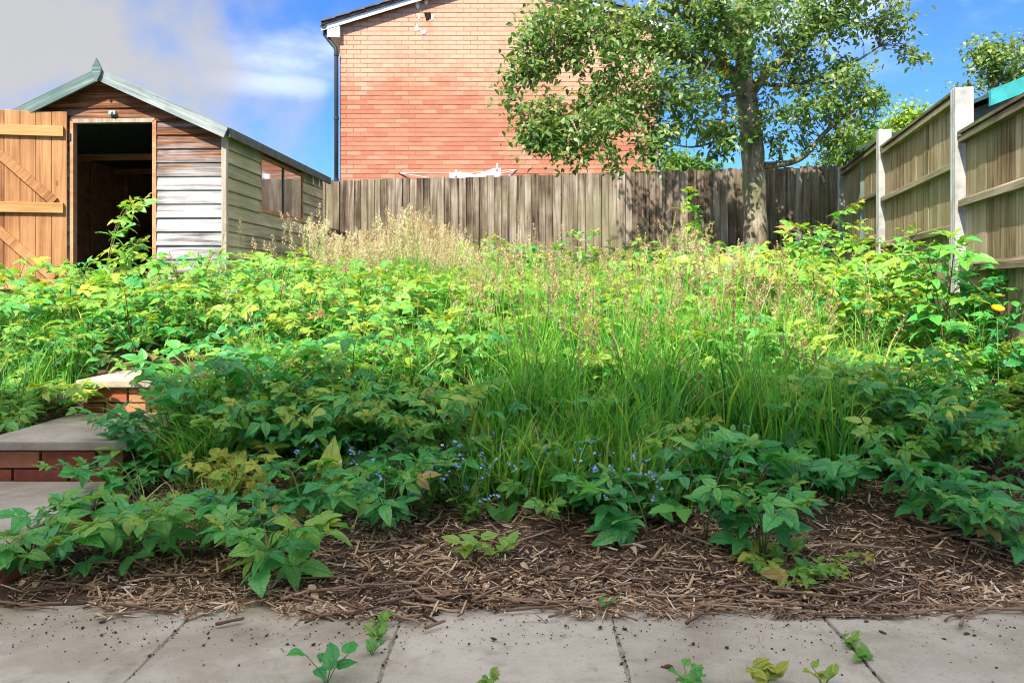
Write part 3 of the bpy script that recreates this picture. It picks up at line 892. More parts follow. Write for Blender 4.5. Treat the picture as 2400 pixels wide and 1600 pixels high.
def blob(rx, rz, seed, mat, name, x, z, dep=0.008):
    r2 = np.random.default_rng(seed); k = 12
    rr = 1 + r2.uniform(-0.3, 0.3, k)
    P = [(rx * rr[i] * math.cos(2 * PI * i / k), rz * rr[i] * math.sin(2 * PI * i / k)) for i in range(k)]
    b = MB().add([(u, -dep, v) for u, v in P] + [(u * 1.1, 0.0, v * 1.1) for u, v in P], [tuple(range(k))[::-1]] + [(i, (i + 1) % k, (i + 1) % k + k, i + k) for i in range(k)])
    return b.obj(name, mat, house, (x - HMID, -0.007, z - HZB))


def hpos(px, py): return at(px, HY_), ZC + (HY - py) / HS


for j, (px, py, a_, b_) in enumerate([(979, 8, .032, .075), (999, 5, .025, .05), (982, 40, .018, .045), (977, 67, .032, .05), (993, 76, .036, .035), (1013, 40, .03, .045)]):
    x, z = hpos(px, py); blob(a_, b_, j, MAT['white'], 'filler_patch', x, z)
x, z = hpos(1003, 38); blob(0.05, 0.06, 21, MAT['hole'], 'hole_shade', x, z, 0.013)

# ------------------------------------------------------------------ rotary clothes airer with a white cloth
AY = 12.25; AS = FPX / AY
cxp, czp = at(1105, AY), ZC + (HY - 425) / AS
air = empty('rotary_airer', (cxp, AY, 0.82))
tag(air, 'rotary clothes airer showing two dark arm tips above the back fence', 'clothes airer')
hz = czp - 0.82
MB().tube([(0, 0, 0), (0, 0, hz - 0.1)], 0.022, 10).obj('pole', MAT['grey_pipe'], air)
tips = []
for k, (ax_, ay_, zz) in enumerate([(at(938, AY) - cxp, -0.15, 0.10), (at(1212, AY) - cxp, 0.12, 0.19), (0.2, 0.7, 0.06), (-0.1, -0.45, -0.02)]):
    MB().tube([(0, 0, hz - 0.5), (ax_, ay_, hz + zz)], 0.013, 8).obj('arm', MAT['iron'], air)
    tips.append((ax_, ay_, hz + zz))
for u in (1.0, 0.85):
    for (i, j) in ((0, 3), (3, 1), (1, 2), (2, 0), (0, 1)):
        a_ = np.array(tips[i]) * np.array((u, u, 1)) + (0, 0, (u - 1) * 0.6); c_ = np.array(tips[j]) * np.array((u, u, 1)) + (0, 0, (u - 1) * 0.6)
        mid_ = (a_ + c_) / 2 - (0, 0, 0.03)
        MB().tube([a_, mid_, c_], 0.003, 4).obj('line', MAT['white'], air)
xa, xb = at(1056, AY) , at(1174, AY)
za, zb = ZC + (HY - 410) / AS, ZC + (HY - 400) / AS
b = MB(); nn = 15; VV = []; FF = []
for i in range(nn):
    t = i / (nn - 1); x = xa + (xb - xa) * t; zt_ = za + (zb - za) * t + 0.02 * math.sin(t * 9) - 0.03 * math.sin(PI * t)
    for j in range(6):
        VV.append((x - xa, 0.03 * math.sin(t * 14 + j * 0.5) * (0.3 + j * 0.2), zt_ - za - 0.09 * j))
for i in range(nn - 1):
    for j in range(5): FF.append((i * 6 + j, i * 6 + j + 1, (i + 1) * 6 + j + 1, (i + 1) * 6 + j))
o = b.add(VV, FF).obj('white_cloth', MAT['white_cloth'], None, (xa, AY - 0.2, za), smooth=True)
sm = o.modifiers.new('thick', 'SOLIDIFY'); sm.thickness = 0.004
tag(o, 'white cloth hung on the clothes line just above the back fence', 'cloth')
for (x, z, lab) in ((xa + 0.09, za - 0.02, 'white peg at the left end of the hanging cloth'), (xb - 0.06, zb + 0.01, 'blue-grey peg at the right end of the hanging cloth')):
    o = MB().box((-0.012, -0.012, -0.03), (-0.002, 0.012, 0.07)).box((0.002, -0.012, -0.03), (0.012, 0.012, 0.07)).box((-0.012, -0.006, 0.0), (0.012, 0.006, 0.02)).obj('clothes_peg', MAT['lilac'], None, (x, AY - 0.2, z)); o.rotation_euler = (0, 0.12, 0)
    tag(o, lab, 'peg', 'pegs on the clothes line')

# ------------------------------------------------------------------ neighbour's shed over the right fence
nsh = empty('neighbour_shed', (3.42, 6.0, 0.7))
tag(nsh, 'neighbouring shed with teal roof edge showing above the side fence', 'shed')
MB().add([(0.12, 0, 0), (2.0, 0, 0), (2.0, 0, 1.62), (1.06, 0, 1.98), (0.12, 0, 1.62)] + [(0.12, 2.4, 0), (2.0, 2.4, 0), (2.0, 2.4, 1.62), (1.06, 2.4, 1.98), (0.12, 2.4, 1.62)],
         [(0, 1, 2, 3, 4), (9, 8, 7, 6, 5)] + [(i, (i + 1) % 5, (i + 1) % 5 + 5, i + 5) for i in range(5)]).obj('wall', MAT['grey_felt'], nsh)
sl = 0.385
for s in (-1, 1):
    P = [(1.06, -0.12, 2.02), (1.06 + s * 1.06, -0.12, 2.02 - sl * 1.06), (1.06 + s * 1.06, 2.5, 2.02 - sl * 1.06), (1.06, 2.5, 2.02)]
    Q = [(x, y, z + 0.03) for x, y, z in P]
    if s < 0: P = P[::-1]; Q = Q[::-1]
    MB().hexa(P, Q).obj('roof', MAT['felt'], nsh)
    P = [(1.06, -0.15, 1.955), (1.06 + s * 1.09, -0.15, 1.955 - sl * 1.09), (1.06 + s * 1.09, -0.123, 1.955 - sl * 1.09), (1.06, -0.123, 1.955)]
    Q = [(x, y, z + 0.115) for x, y, z in P]
    if s < 0: P = P[::-1]; Q = Q[::-1]
    MB().hexa(P, Q).obj('bargeboard', MAT['teal'], nsh)

# ------------------------------------------------------------------ house the photograph is taken from (its shade covers the paving)
own = empty('home_house', (0, -0.45, 0))
tag(own, 'white rendered house behind the viewer whose shade lies on the paving', 'house')
OE = 5.6
MB().box((-5.0, -7.5, -0.05), (1.7, 0, OE - 0.1)).obj('wall', MAT['render_wall'], own)
b = MB()
b.add([(-5.3, 0.30, OE - 0.05), (2.0, 0.30, OE - 0.05), (2.0, 0.30, OE), (-5.3, 0.30, OE), (-5.3, -3.75, OE + 2.6), (2.0, -3.75, OE + 2.6), (-5.3, -7.8, OE), (2.0, -7.8, OE), (-5.3, -7.8, OE - 0.05), (2.0, -7.8, OE - 0.05)],
      [(0, 1, 2, 3), (3, 2, 5, 4), (4, 5, 7, 6), (6, 7, 9, 8), (8, 9, 1, 0), (0, 3, 4, 6, 8), (1, 9, 7, 5, 2)])
b.obj('roof', MAT['roof_tile'], own)
for (x, z, w_, h_) in ((-3.2, 3.4, 1.5, 1.2), (-0.5, 3.4, 1.5, 1.2), (-3.4, 0.9, 1.8, 1.2)):
    fr = MB()
    fr.box((0, 0.002, 0), (w_, 0.05, 0.06)).box((0, 0.002, h_ - 0.06), (w_, 0.05, h_)).box((0, 0.002, 0.06), (0.06, 0.05, h_ - 0.06)).box((w_ - 0.06, 0.002, 0.06), (w_, 0.05, h_ - 0.06))
    wnd = fr.obj('window', MAT['white'], own, (x, 0, z))
    MB().box((0.06, 0.004, 0.06), (w_ - 0.06, 0.02, h_ - 0.06)).obj('pane', MAT['pane'], wnd)

# ------------------------------------------------------------------ leaf shapes


def leaflet(L_, Wd, nl, na, serr, droop, fold, r2):
    """one toothed, folded, drooping leaflet along +y; returns V, quads, uv"""
    V, U = [], []
    for i in range(nl + 1):
        t = i / nl
        w = Wd * (math.sin(PI * min(1, t ** 0.72)) ** 0.85) * (1 - 0.18 * t) if 0 < t < 1 else 0.0012
        if 0 < t < 1 and serr: w *= 1 + serr * (1 if i % 2 else -1)
        y = L_ * (t - 0.06 * t * t * droop)
        zc_ = -droop * L_ * 0.35 * t * t
        for j in range(na + 1):
            s_ = -1 + 2 * j / na
            yy = y - (0.05 * L_ * abs(s_) * (1 if i % 2 else 0) if serr else 0)
            V.append((s_ * w, yy, zc_ + abs(s_) * w * fold + 0.012 * L_ * math.sin(t * 15 + abs(s_) * 3) * abs(s_)))
            U.append((0.5 + 0.5 * s_ * (w / (Wd + 1e-6)), t))
    Q = []
    for i in range(nl):
        for j in range(na):
            a = i * (na + 1) + j
            Q.append((a, a + 1, a + na + 2, a + na + 1))
    return np.array(V), np.array(Q), np.array(U)


def rotm(az_, pit=0.0, roll=0.0):
    ca, sa = math.cos(az_), math.sin(az_)
    Rz = np.array([[ca, -sa, 0], [sa, ca, 0], [0, 0, 1]])
    cp, sp = math.cos(pit), math.sin(pit)
    Rx = np.array([[1, 0, 0], [0, cp, -sp], [0, sp, cp]])
    cr_, sr = math.cos(roll), math.sin(roll)
    Ry = np.array([[cr_, 0, sr], [0, 1, 0], [-sr, 0, cr_]])
    return Rz @ Rx @ Ry


def compound(seed, five=False, hi=True):
    """a bramble leaf of unit size: leaf stalk and three or five leaflets"""
    r2 = np.random.default_rng(seed)
    V, F, U = [], [], []; n = 0
    specs = [(0.0, 1.0, 0.50)] + [(s * r2.uniform(1.0, 1.3), r2.uniform(0.74, 0.9), 0.36) for s in (-1, 1)]
    if five: specs += [(s * r2.uniform(1.9, 2.2), r2.uniform(0.5, 0.62), 0.34) for s in (-1, 1)]
    for a, sc, y0 in specs:
        nl, na = (11, 4) if hi else (5, 2)
        v, q, u = leaflet(0.58 * sc, 0.58 * sc * r2.uniform(0.24, 0.34), nl, na, 0.085 if hi else 0.0, r2.uniform(0.3, 1.0), r2.uniform(0.10, 0.34), r2)
        R = rotm(-a, r2.uniform(-0.22, 0.12), r2.uniform(-0.25, 0.25))
        v = v @ R.T + np.array([0.02 * math.sin(a), y0, 0])
        V.append(v); F.append(q + n); U.append(u); n += len(v)
    # stalk
    pts = [(0, 0, 0), (0, 0.18, 0.03), (0, 0.36, 0.02), (0, 0.52, 0.0)]
    k = 3; w_ = 0.012
    sv = []
    for (x, y, z) in pts: sv += [(x - w_, y, z), (x + w_, y, z), (x, y, z - w_)]
    sq = []
    for i in range(3):
        for j in range(3): sq.append((i * 3 + j, i * 3 + (j + 1) % 3, i * 3 + 3 + (j + 1) % 3, i * 3 + 3 + j))
    V.append(np.array(sv)); F.append(np.array(sq) + n); U.append(np.tile([0.5, 0.0], (len(sv), 1)))
    return np.concatenate(V), np.concatenate(F), np.concatenate(U)


HI = [compound(10 + i, five=(i % 3 == 2)) for i in range(9)]
HI_ME = []
for v, f, u in HI:
    me = make_mesh('leaf', v, [f], uv=u, smooth=True); me.materials.append(MAT['bramble']); HI_ME.append(me)
LO = [compound(50 + i, five=(i % 2 == 1), hi=False) for i in range(4)]


def frame(az_, pitch_, tilt):
    """columns x,y,z of a leaf whose stalk points along az/pitch, its face turned up and a little to the light"""
    y = np.array([math.sin(az_) * math.cos(pitch_), math.cos(az_) * math.cos(pitch_), math.sin(pitch_)])
    up = np.array(tilt, float)
    z = up - y * np.dot(up, y); z /= np.linalg.norm(z)
    x = np.cross(y, z)
    return np.stack([x, y, z], 1)


def m4(R, p, s):
    m_ = Matrix(((R[0][0] * s, R[0][1] * s, R[0][2] * s, p[0]), (R[1][0] * s, R[1][1] * s, R[1][2] * s, p[1]), (R[2][0] * s, R[2][1] * s, R[2][2] * s, p[2]), (0, 0, 0, 1)))
    return m_


def plan_plant(seed, canes, reach, height, size, nleaf, tilt=0.45, lean=None, tint0=0.35, erect=0.5):
    """returns cane curves and a list of leaves (R, pos, scale, tint)"""
    r2 = np.random.default_rng(seed)
    curves, leaves = [], []
    for c in range(canes):
        az_ = (lean + r2.normal(0, 0.55)) if lean is not None else 2 * PI * (c + r2.uniform(0, 0.8)) / canes
        R_ = reach * r2.uniform(0.6, 1.15); H_ = height * r2.uniform(0.7, 1.12)
        n = 12; P = []
        bend = r2.normal(0, 0.25)
        for i in range(n + 1):
            t = i / n
            h = H_ * (math.sin(t * PI * 0.5) ** 0.8) - (1 - erect) * H_ * 0.55 * max(0, t - 0.55) ** 1.3
            a2 = az_ + bend * t
            P.append((R_ * (t ** 1.25) * math.sin(a2), R_ * (t ** 1.25) * math.cos(a2), h))
        P = np.array(P)
        curves.append((P, max(0.0016, 0.0042 * size / 0.2) * r2.uniform(0.8, 1.1)))
        k0 = 0.16
        for q in range(nleaf):
            t = k0 + (1 - k0) * (q + r2.uniform(0, 0.5)) / nleaf
            t = min(t, 1.0)
            f_ = t * n; i = min(int(f_), n - 1); p = P[i] + (P[i + 1] - P[i]) * (f_ - i)
            la = az_ + (1 if q % 2 else -1) * r2.uniform(0.6, 1.5) + r2.normal(0, 0.3)
            s = size * r2.uniform(0.6, 1.3) * (1 - 0.45 * max(0, t - 0.7) / 0.3)
            pit = r2.uniform(-0.25, 0.45)
            tl = (r2.normal(0, 0.42), -tilt + r2.normal(0, 0.36), 1.0)
            leaves.append((frame(la, pit, tl), p, s, tint0 + r2.normal(0, 0.11) + 0.30 * max(0, t - 0.7)))
        # young tip
        for q in range(2):
            leaves.append((frame(az_ + r2.uniform(-1.2, 1.2), r2.uniform(0.3, 0.9), (r2.normal(0, 0.3), -tilt, 1.0)), P[-1], size * 0.45, tint0 + 0.24))
    return curves, leaves


def canes_mesh(curves):
    b = MB()
    for P, r_ in curves: b.tube(P, np.linspace(r_, r_ * 0.45, len(P)), 5)
    return b.mesh('cane', smooth=True)


def put_plant(name, seed, x, y, label, group, canes=3, reach=0.25, height=0.25, size=0.17, nleaf=5, tilt=0.45, lean=None, tint0=0.35, erect=0.5, cat='plant', z=None):
    r2 = np.random.default_rng(seed + 999)
    e = empty(name, (x, y, float(gz(x, y)) - 0.01 if z is None else z))
    tag(e, label, cat, group)
    curves, leaves = plan_plant(seed, canes + 1, reach, height, size * 0.76, int(round(nleaf * 1.35)), tilt * 0.65, lean, tint0, erect)
    obj('cane', canes_mesh(curves), MAT['cane'], e)
    for R, p, s, t in leaves:
        o = obj('leaf', HI_ME[int(r2.integers(len(HI_ME)))], None, e, mtx=m4(R, p, s))
        o.color = (1.0 if r2.random() < 0.012 else max(0, min(0.88, t)), 0, 0, 1)
    return e


# ------------------------------------------------------------------ bramble thicket: twelve builds, many plants
protos = []
for k in range(12):
    curves, leaves = plan_plant(300 + k, 6, 0.42, 0.46, 0.155, 8, 0.40, None, 0.56, 0.55)
    cm_ = canes_mesh(curves); cm_.materials.append(MAT['cane'])
    top = sorted(leaves, key=lambda l: -l[1][2])
    own_ = top[:8]; restl = top[8:]
    r2 = np.random.default_rng(k)
    extra = []
    for (R, p, s, t) in restl: extra.append((R, p, s, t))
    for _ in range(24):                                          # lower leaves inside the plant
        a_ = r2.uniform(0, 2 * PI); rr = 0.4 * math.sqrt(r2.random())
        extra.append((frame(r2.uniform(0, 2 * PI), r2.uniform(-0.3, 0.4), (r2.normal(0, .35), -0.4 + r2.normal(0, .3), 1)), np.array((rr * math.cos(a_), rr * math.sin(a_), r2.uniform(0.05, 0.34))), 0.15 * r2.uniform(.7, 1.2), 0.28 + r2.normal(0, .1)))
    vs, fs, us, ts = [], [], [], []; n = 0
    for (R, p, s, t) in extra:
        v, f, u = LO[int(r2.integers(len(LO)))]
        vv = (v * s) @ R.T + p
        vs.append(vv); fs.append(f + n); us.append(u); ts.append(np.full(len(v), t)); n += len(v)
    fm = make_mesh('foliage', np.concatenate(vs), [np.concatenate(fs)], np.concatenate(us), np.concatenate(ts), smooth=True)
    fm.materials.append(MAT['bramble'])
    protos.append((cm_, fm, [(m4(R, p, s), int(r2.integers(len(HI_ME))), t) for (R, p, s, t) in own_]))


def put_thicket(x, y, sc, label, group, dt=0.0, keep=11):
    r2 = np.random.default_rng(int(abs(x * 977 + y * 3571) * 10) % 99991)
    cm_, fm, lv = protos[int(r2.integers(len(protos)))]
    e = empty('bramble', (x, y, float(gz(x, y)) - 0.02), r2.uniform(-0.5, 0.5))
    e.scale = (sc * r2.uniform(0.9, 1.15), sc * r2.uniform(0.9, 1.15), sc * r2.uniform(0.85, 1.15))
    tag(e, label, 'plant', group)
    obj('cane', cm_, None, e)
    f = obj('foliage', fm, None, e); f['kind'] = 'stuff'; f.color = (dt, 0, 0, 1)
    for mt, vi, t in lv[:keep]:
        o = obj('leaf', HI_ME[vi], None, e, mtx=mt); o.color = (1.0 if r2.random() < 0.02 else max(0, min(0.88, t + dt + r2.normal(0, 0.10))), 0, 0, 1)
    return e


def free(x, y):
    """keeps plants off the steps, the shed and the tree"""
    if SX0 - 0.1 < x < SX1 - 0.02 and y < 4.75: return False
    if x < -2.35 + 0.055 * (y - 7.3) and 7.15 < y < 10.5 and x > -4.9: return False
    if x > 1.735 + 0.217 * y - 0.14: return False
    if y > 9.7 + (3.83 - x) * 0.207 - 0.2: return False
    return True


zones = [  # x0, x1, y0, y1, spacing, scale, label, group, tint shift (sun and shade put into the leaf colour), chance
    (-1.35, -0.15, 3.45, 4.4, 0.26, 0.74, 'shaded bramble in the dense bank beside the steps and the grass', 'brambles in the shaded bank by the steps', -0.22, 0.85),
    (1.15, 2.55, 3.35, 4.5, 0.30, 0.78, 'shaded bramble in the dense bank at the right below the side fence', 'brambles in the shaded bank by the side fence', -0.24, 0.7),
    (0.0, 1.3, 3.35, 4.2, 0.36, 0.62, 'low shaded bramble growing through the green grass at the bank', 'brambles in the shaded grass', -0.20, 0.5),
    (-3.0, -2.28, 3.75, 4.6, 0.30, 0.55, 'low bramble on the ground left of the garden steps', 'low brambles left of the steps', 0.02, 0.95),
    (-3.4, -2.2, 4.5, 7.0, 0.36, 0.92, 'sunlit bramble in the thicket in front of the open shed door', 'sunlit brambles before the shed', -0.05, 0.95),
    (-2.3, -0.6, 4.65, 7.0, 0.40, 0.90, 'sunlit bramble in the thicket between the shed and the flowering grass', 'sunlit brambles beside the shed', 0.02, 0.9),
    (-0.6, 1.6, 4.3, 7.4, 0.38, 0.80, 'sunlit bramble among the tall grass in the middle of the garden', 'sunlit brambles in the tall grass', 0.04, 0.8),
    (1.5, 3.1, 4.9, 8.2, 0.40, 1.02, 'sunlit bramble in the high thicket along the side fence', 'sunlit brambles along the side fence', 0.04, 0.95),
    (-1.8, 3.4, 7.6, 9.6, 0.50, 1.12, 'bramble at the foot of the weathered back fence', 'brambles at the foot of the back fence', -0.02, 0.8),
]
for (x0, x1, y0, y1, sp, sc, lab, grp, dt, ch) in zones:
    y = y0
    while y <= y1:
        x = x0 + random.uniform(0, sp)
        while x <= x1:
            xx, yy = x + random.uniform(-.4, .4) * sp, y + random.uniform(-.4, .4) * sp
            if random.random() < ch and free(xx, yy) and abs(xx / yy) < 0.70:
                if not (-1.75 < xx < -0.25 and 6.9 < yy < 8.6):
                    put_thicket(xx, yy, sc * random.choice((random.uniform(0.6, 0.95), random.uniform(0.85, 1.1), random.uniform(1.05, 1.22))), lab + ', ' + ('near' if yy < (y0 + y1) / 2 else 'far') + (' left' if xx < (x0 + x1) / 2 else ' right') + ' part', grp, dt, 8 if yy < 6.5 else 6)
            x += sp
        y += sp

# ------------------------------------------------------------------ brambles in the foreground, one by one
FG = 'brambles growing in the mulch at the front'
fore = [  # x px, Y, canes, reach, height, size, leaves, lean, tint, label
    (628, 2.58, 4, 0.16, 0.20, 0.215, 4, None, 0.38, 'bramble with big veined leaves at the front edge of the mulch'),
    (560, 2.80, 4, 0.17, 0.20, 0.195, 4, None, 0.12, 'blue-green bramble just behind the big veined bramble'),
    (710, 2.92, 4, 0.17, 0.20, 0.185, 4, None, 0.20, 'low bramble right behind the big veined bramble, below the dock leaf'),
    (70, 2.56, 4, 0.20, 0.22, 0.18, 5, None, 0.36, 'bramble in the bottom corner beside the lowest step'),
    (215, 2.66, 3, 0.18, 0.20, 0.17, 4, None, 0.32, 'small bramble hiding the edge of the lowest step slab'),
    (345, 2.72, 3, 0.15, 0.22, 0.17, 5, None, 0.30, 'upright bramble between the lowest step and the big veined bramble'),
    (905, 2.86, 3, 0.12, 0.26, 0.17, 5, None, 0.24, 'upright dark-stemmed bramble standing alone on the mulch'),
    (560, 3.12, 4, 0.17, 0.20, 0.16, 5, None, 0.72, 'yellowing bramble on the bank right of the steps'),
    (405, 3.36, 4, 0.34, 0.30, 0.185, 6, -1.4, 0.14, 'bramble arching over the middle step tread'),
    (330, 3.10, 3, 0.40, 0.20, 0.17, 7, -1.5, 0.22, 'bramble cane reaching across the red brick riser'),
    (470, 3.55, 4, 0.28, 0.36, 0.19, 6, None, 0.10, 'tall shaded bramble at the edge of the middle step'),
    (850, 3.16, 3, 0.16, 0.17, 0.15, 4, None, 0.22, 'bramble beside the dock plant'),
    (960, 3.15, 4, 0.20, 0.20, 0.165, 5, None, 0.20, 'bramble among the blue forget-me-nots'),
    (1060, 3.22, 3, 0.17, 0.24, 0.16, 5, None, 0.22, 'bramble at the left edge of the green grass'),
    (1290, 2.98, 3, 0.13, 0.13, 0.12, 4, None, 0.34, 'small fresh bramble at the foot of the green grass'),
    (1395, 3.04, 3, 0.16, 0.17, 0.15, 4, None, 0.18, 'bramble in front of the grass, over its right half'),
    (1520, 2.84, 3, 0.24, 0.19, 0.205, 4, -0.9, 0.16, 'bramble with drooping leaves leaning over the bare mulch'),
    (1655, 2.80, 2, 0.14, 0.34, 0.19, 5, None, 0.24, 'upright two-stemmed bramble with toothed leaves over the mulch'),
    (1790, 2.72, 3, 0.17, 0.24, 0.20, 4, None, 0.22, 'bramble with one large toothed leaf low over the mulch'),
    (1845, 2.62, 5, 0.22, 0.06, 0.11, 6, None, 0.52, 'flat light green bramble creeping on the mulch'),
    (1620, 3.20, 4, 0.22, 0.26, 0.18, 5, None, 0.18, 'shaded bramble behind the two-stemmed bramble'),
    (1750, 3.05, 4, 0.24, 0.28, 0.19, 5, None, 0.14, 'wide shaded bramble where mulch and thicket meet'),
    (1880, 3.12, 4, 0.24, 0.26, 0.18, 5, None, 0.14, 'shaded bramble at the right end of the grass bank'),
    (2060, 3.55, 5, 0.32, 0.36, 0.20, 6, None, 0.10, 'large dark bramble with broad leaves above the bare mulch'),
    (2190, 3.45, 4, 0.30, 0.34, 0.20, 5, None, 0.10, 'broad-leaved bramble beside the large dark bramble'),
    (2185, 2.95, 4, 0.20, 0.24, 0.17, 6, None, 0.14, 'bushy bramble standing in the mulch below the side fence'),
    (2320, 2.82, 4, 0.24, 0.22, 0.16, 6, None, 0.20, 'bushy bramble at the right edge of the picture, in the mulch'),
    (2395, 2.72, 4, 0.20, 0.18, 0.15, 5, None, 0.34, 'pale bramble cut by the right edge of the picture'),
    (455, 3.93, 4, 0.40, 0.34, 0.20, 7, -1.35, 0.26, 'bramble leaning over the right end of the top step'),
    (150, 4.02, 4, 0.16, 0.16, 0.16, 5, None, 0.5, 'low bramble against the left end of the top step'),
    (20, 3.72, 4, 0.16, 0.14, 0.15, 5, None, 0.46, 'low bramble along the left edge of the middle step'),
    (760, 3.5, 4, 0.26, 0.30, 0.18, 6, None, 0.14, 'shaded bramble just behind the dock plant'),
    (640, 3.75, 5, 0.30, 0.40, 0.20, 6, None, 0.10, 'tall shaded bramble with large round leaves above the bank'),
]
for i, (px, Y, cn_, rc, ht, sz, nl, ln_, t0, lab) in enumerate(fore):
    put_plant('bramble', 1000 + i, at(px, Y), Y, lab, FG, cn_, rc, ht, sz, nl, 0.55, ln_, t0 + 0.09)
# tall shoots that stand out of the thicket
SH = 'tall bramble shoots above the thicket'
shoots = [(235, 6.2, 4, 0.34, 0.92, 0.27, 7, 0.9, 'tall bramble shoot standing in front of the dark shed doorway'),
          (1670, 7.4, 3, 0.32, 0.98, 0.26, 7, -0.7, 'tall bramble shoot against the back fence left of the tree trunk'),
          (1900, 8.0, 4, 0.40, 0.95, 0.26, 8, None, 'tall bramble bush against the back fence right of the tree trunk'),
          (1220, 7.9, 3, 0.3, 0.62, 0.20, 6, None, 'bramble shoot in front of the middle of the back fence'),
          (1450, 7.8, 3, 0.3, 0.60, 0.20, 6, None, 'bramble shoot below the tree, in front of the back fence'),
          (440, 5.9, 2, 0.2, 0.50, 0.17, 5, None, 'thin bramble shoot in front of the silver shed boards'),
          (650, 7.6, 4, 0.3, 0.50, 0.18, 6, None, 'bramble bush against the shaded side of the shed'),
          (2060, 6.6, 4, 0.34, 0.66, 0.22, 7, None, 'high bramble crown in front of the middle fence panel'),
          (1110, 7.7, 3, 0.3, 0.60, 0.2, 6, None, 'bramble shoot right of the tan seed heads, before the fence'),
          (1340, 7.4, 3, 0.3, 0.66, 0.22, 6, None, 'bramble shoot rising left of the trunk, below the hanging leaves'),
          (1560, 7.0, 3, 0.3, 0.62, 0.22, 6, None, 'bramble shoot between the seed heads and the tree trunk'),
          (1985, 7.2, 4, 0.34, 0.80, 0.24, 7, None, 'bramble bush in front of the corner where the fences meet'),
          (2140, 6.0, 4, 0.34, 0.62, 0.23, 7, None, 'sunlit bramble crown left of the white concrete post'),
          (30, 5.6, 3, 0.3, 0.55, 0.2, 6, None, 'bramble in front of the orange shed door')]
for i, (px, Y, cn_, rc, ht, sz, nl, ln_, lab) in enumerate(shoots):
    put_plant('bramble', 1200 + i, at(px, Y), Y, lab, SH, cn_, rc, ht, sz, nl, 0.5, ln_, 0.55, erect=0.85)
put_plant('climbing_bramble', 1300, at(2215, 4.7), 4.7, 'climbing bramble with large round leaves on the white concrete post', SH, 4, 0.34, 0.74, 0.26, 8, 0.75, None, 0.42, erect=0.8)
put_plant('climbing_bramble', 1301, at(2370, 4.5), 4.5, 'dark leafy climber at the foot of the nearest fence panel', SH, 4, 0.22, 0.62, 0.24, 6, 0.6, None, 0.12, erect=0.85)

put_plant('climbing_bramble', 1302, at(2330, 4.9), 4.9, 'dark bramble spreading against the fence behind the yellow poppy', SH, 5, 0.3, 0.50, 0.22, 7, 0.6, None, 0.16, erect=0.8)
put_plant('climbing_bramble', 1303, at(2395, 4.15), 4.15, 'leafy bramble at the right edge of the picture, under the fence rail', SH, 5, 0.28, 0.42, 0.21, 7, 0.6, None, 0.2, erect=0.7)
put_plant('climbing_bramble', 1304, at(2300, 5.4), 5.4, 'dark climber behind the white concrete post, low on the fence', SH, 4, 0.26, 0.62, 0.22, 7, 0.6, None, 0.12, erect=0.9)

# ------------------------------------------------------------------ grass


def blades(X, Y, H, Wd, bend, tnt, seed, nseg=4, zoff=None):
    r2 = np.random.default_rng(seed); n = len(X)
    az_ = r2.uniform(0, 2 * PI, n)
    d = np.stack([np.cos(az_), np.sin(az_), np.zeros(n)], 1)
    fa = r2.uniform(0, 2 * PI, n)
    side = np.stack([np.cos(fa), np.sin(fa), np.zeros(n)], 1)
    base = np.stack([X, Y, (gz(X, Y) - 0.01) if zoff is None else zoff], 1)
    V = np.zeros((n, nseg * 2 + 1, 3)); T = np.zeros((n, nseg * 2 + 1))
    for i in range(nseg + 1):
        t = i / nseg
        hh = (H * (t - bend * 0.5 * t ** 3))[:, None] * np.array([0, 0, 1.0])
        c = base + d * (H * bend * 0.95 * t ** 2.2)[:, None] + hh
        w = (Wd * (1 - t ** 1.6) * (0.7 + 0.6 * t * (1 - t) * 2))[:, None] * side
        if i < nseg: V[:, 2 * i] = c - w; V[:, 2 * i + 1] = c + w
        else: V[:, 2 * i] = c
    T[:] = tnt[:, None]
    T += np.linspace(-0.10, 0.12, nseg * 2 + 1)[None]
    m_ = nseg * 2 + 1
    off = (np.arange(n) * m_)[:, None, None]
    q = np.array([(2 * i, 2 * i + 1, 2 * i + 3, 2 * i + 2) for i in range(nseg - 1)])[None] + off
    tr = np.array([(2 * nseg - 2, 2 * nseg - 1, 2 * nseg)])[None] + off
    return V.reshape(-1, 3), q.reshape(-1, 4), tr.reshape(-1, 3), T.ravel()


def clump(n, x0, x1, y0, y1, seed, k=60, spread=0.06):
    """points gathered in tufts"""
    r2 = np.random.default_rng(seed)
    nt_ = max(1, n // k)
    tx = r2.uniform(x0, x1, nt_); ty = r2.uniform(y0, y1, nt_)
    i = r2.integers(0, nt_, n)
    return tx[i] + r2.normal(0, spread, n), ty[i] + r2.normal(0, spread, n)


gs = []


def sow(n, x0, x1, y0, y1, h0, h1, w, t0, seed, k=50, spread=0.07, bend=(0.15, 0.75), anywhere=False):
    x, y = clump(n, x0, x1, y0, y1, seed, k, spread)
    ok = np.array([free(a_, b_) for a_, b_ in zip(x, y)]) & (np.abs(x / y) < 0.72)
    if anywhere: ok[:] = True
    x, y = x[ok], y[ok]; r2 = np.random.default_rng(seed + 5)
    H = r2.uniform(h0, h1, len(x)); W_ = w * np.exp(r2.normal(-0.15, 0.45, len(x))).clip(0.35, 2.0)
    gs.append(blades(x, y, H, W_, r2.uniform(*bend, len(x)), t0 + r2.normal(0, 0.22, len(x)), seed + 9))


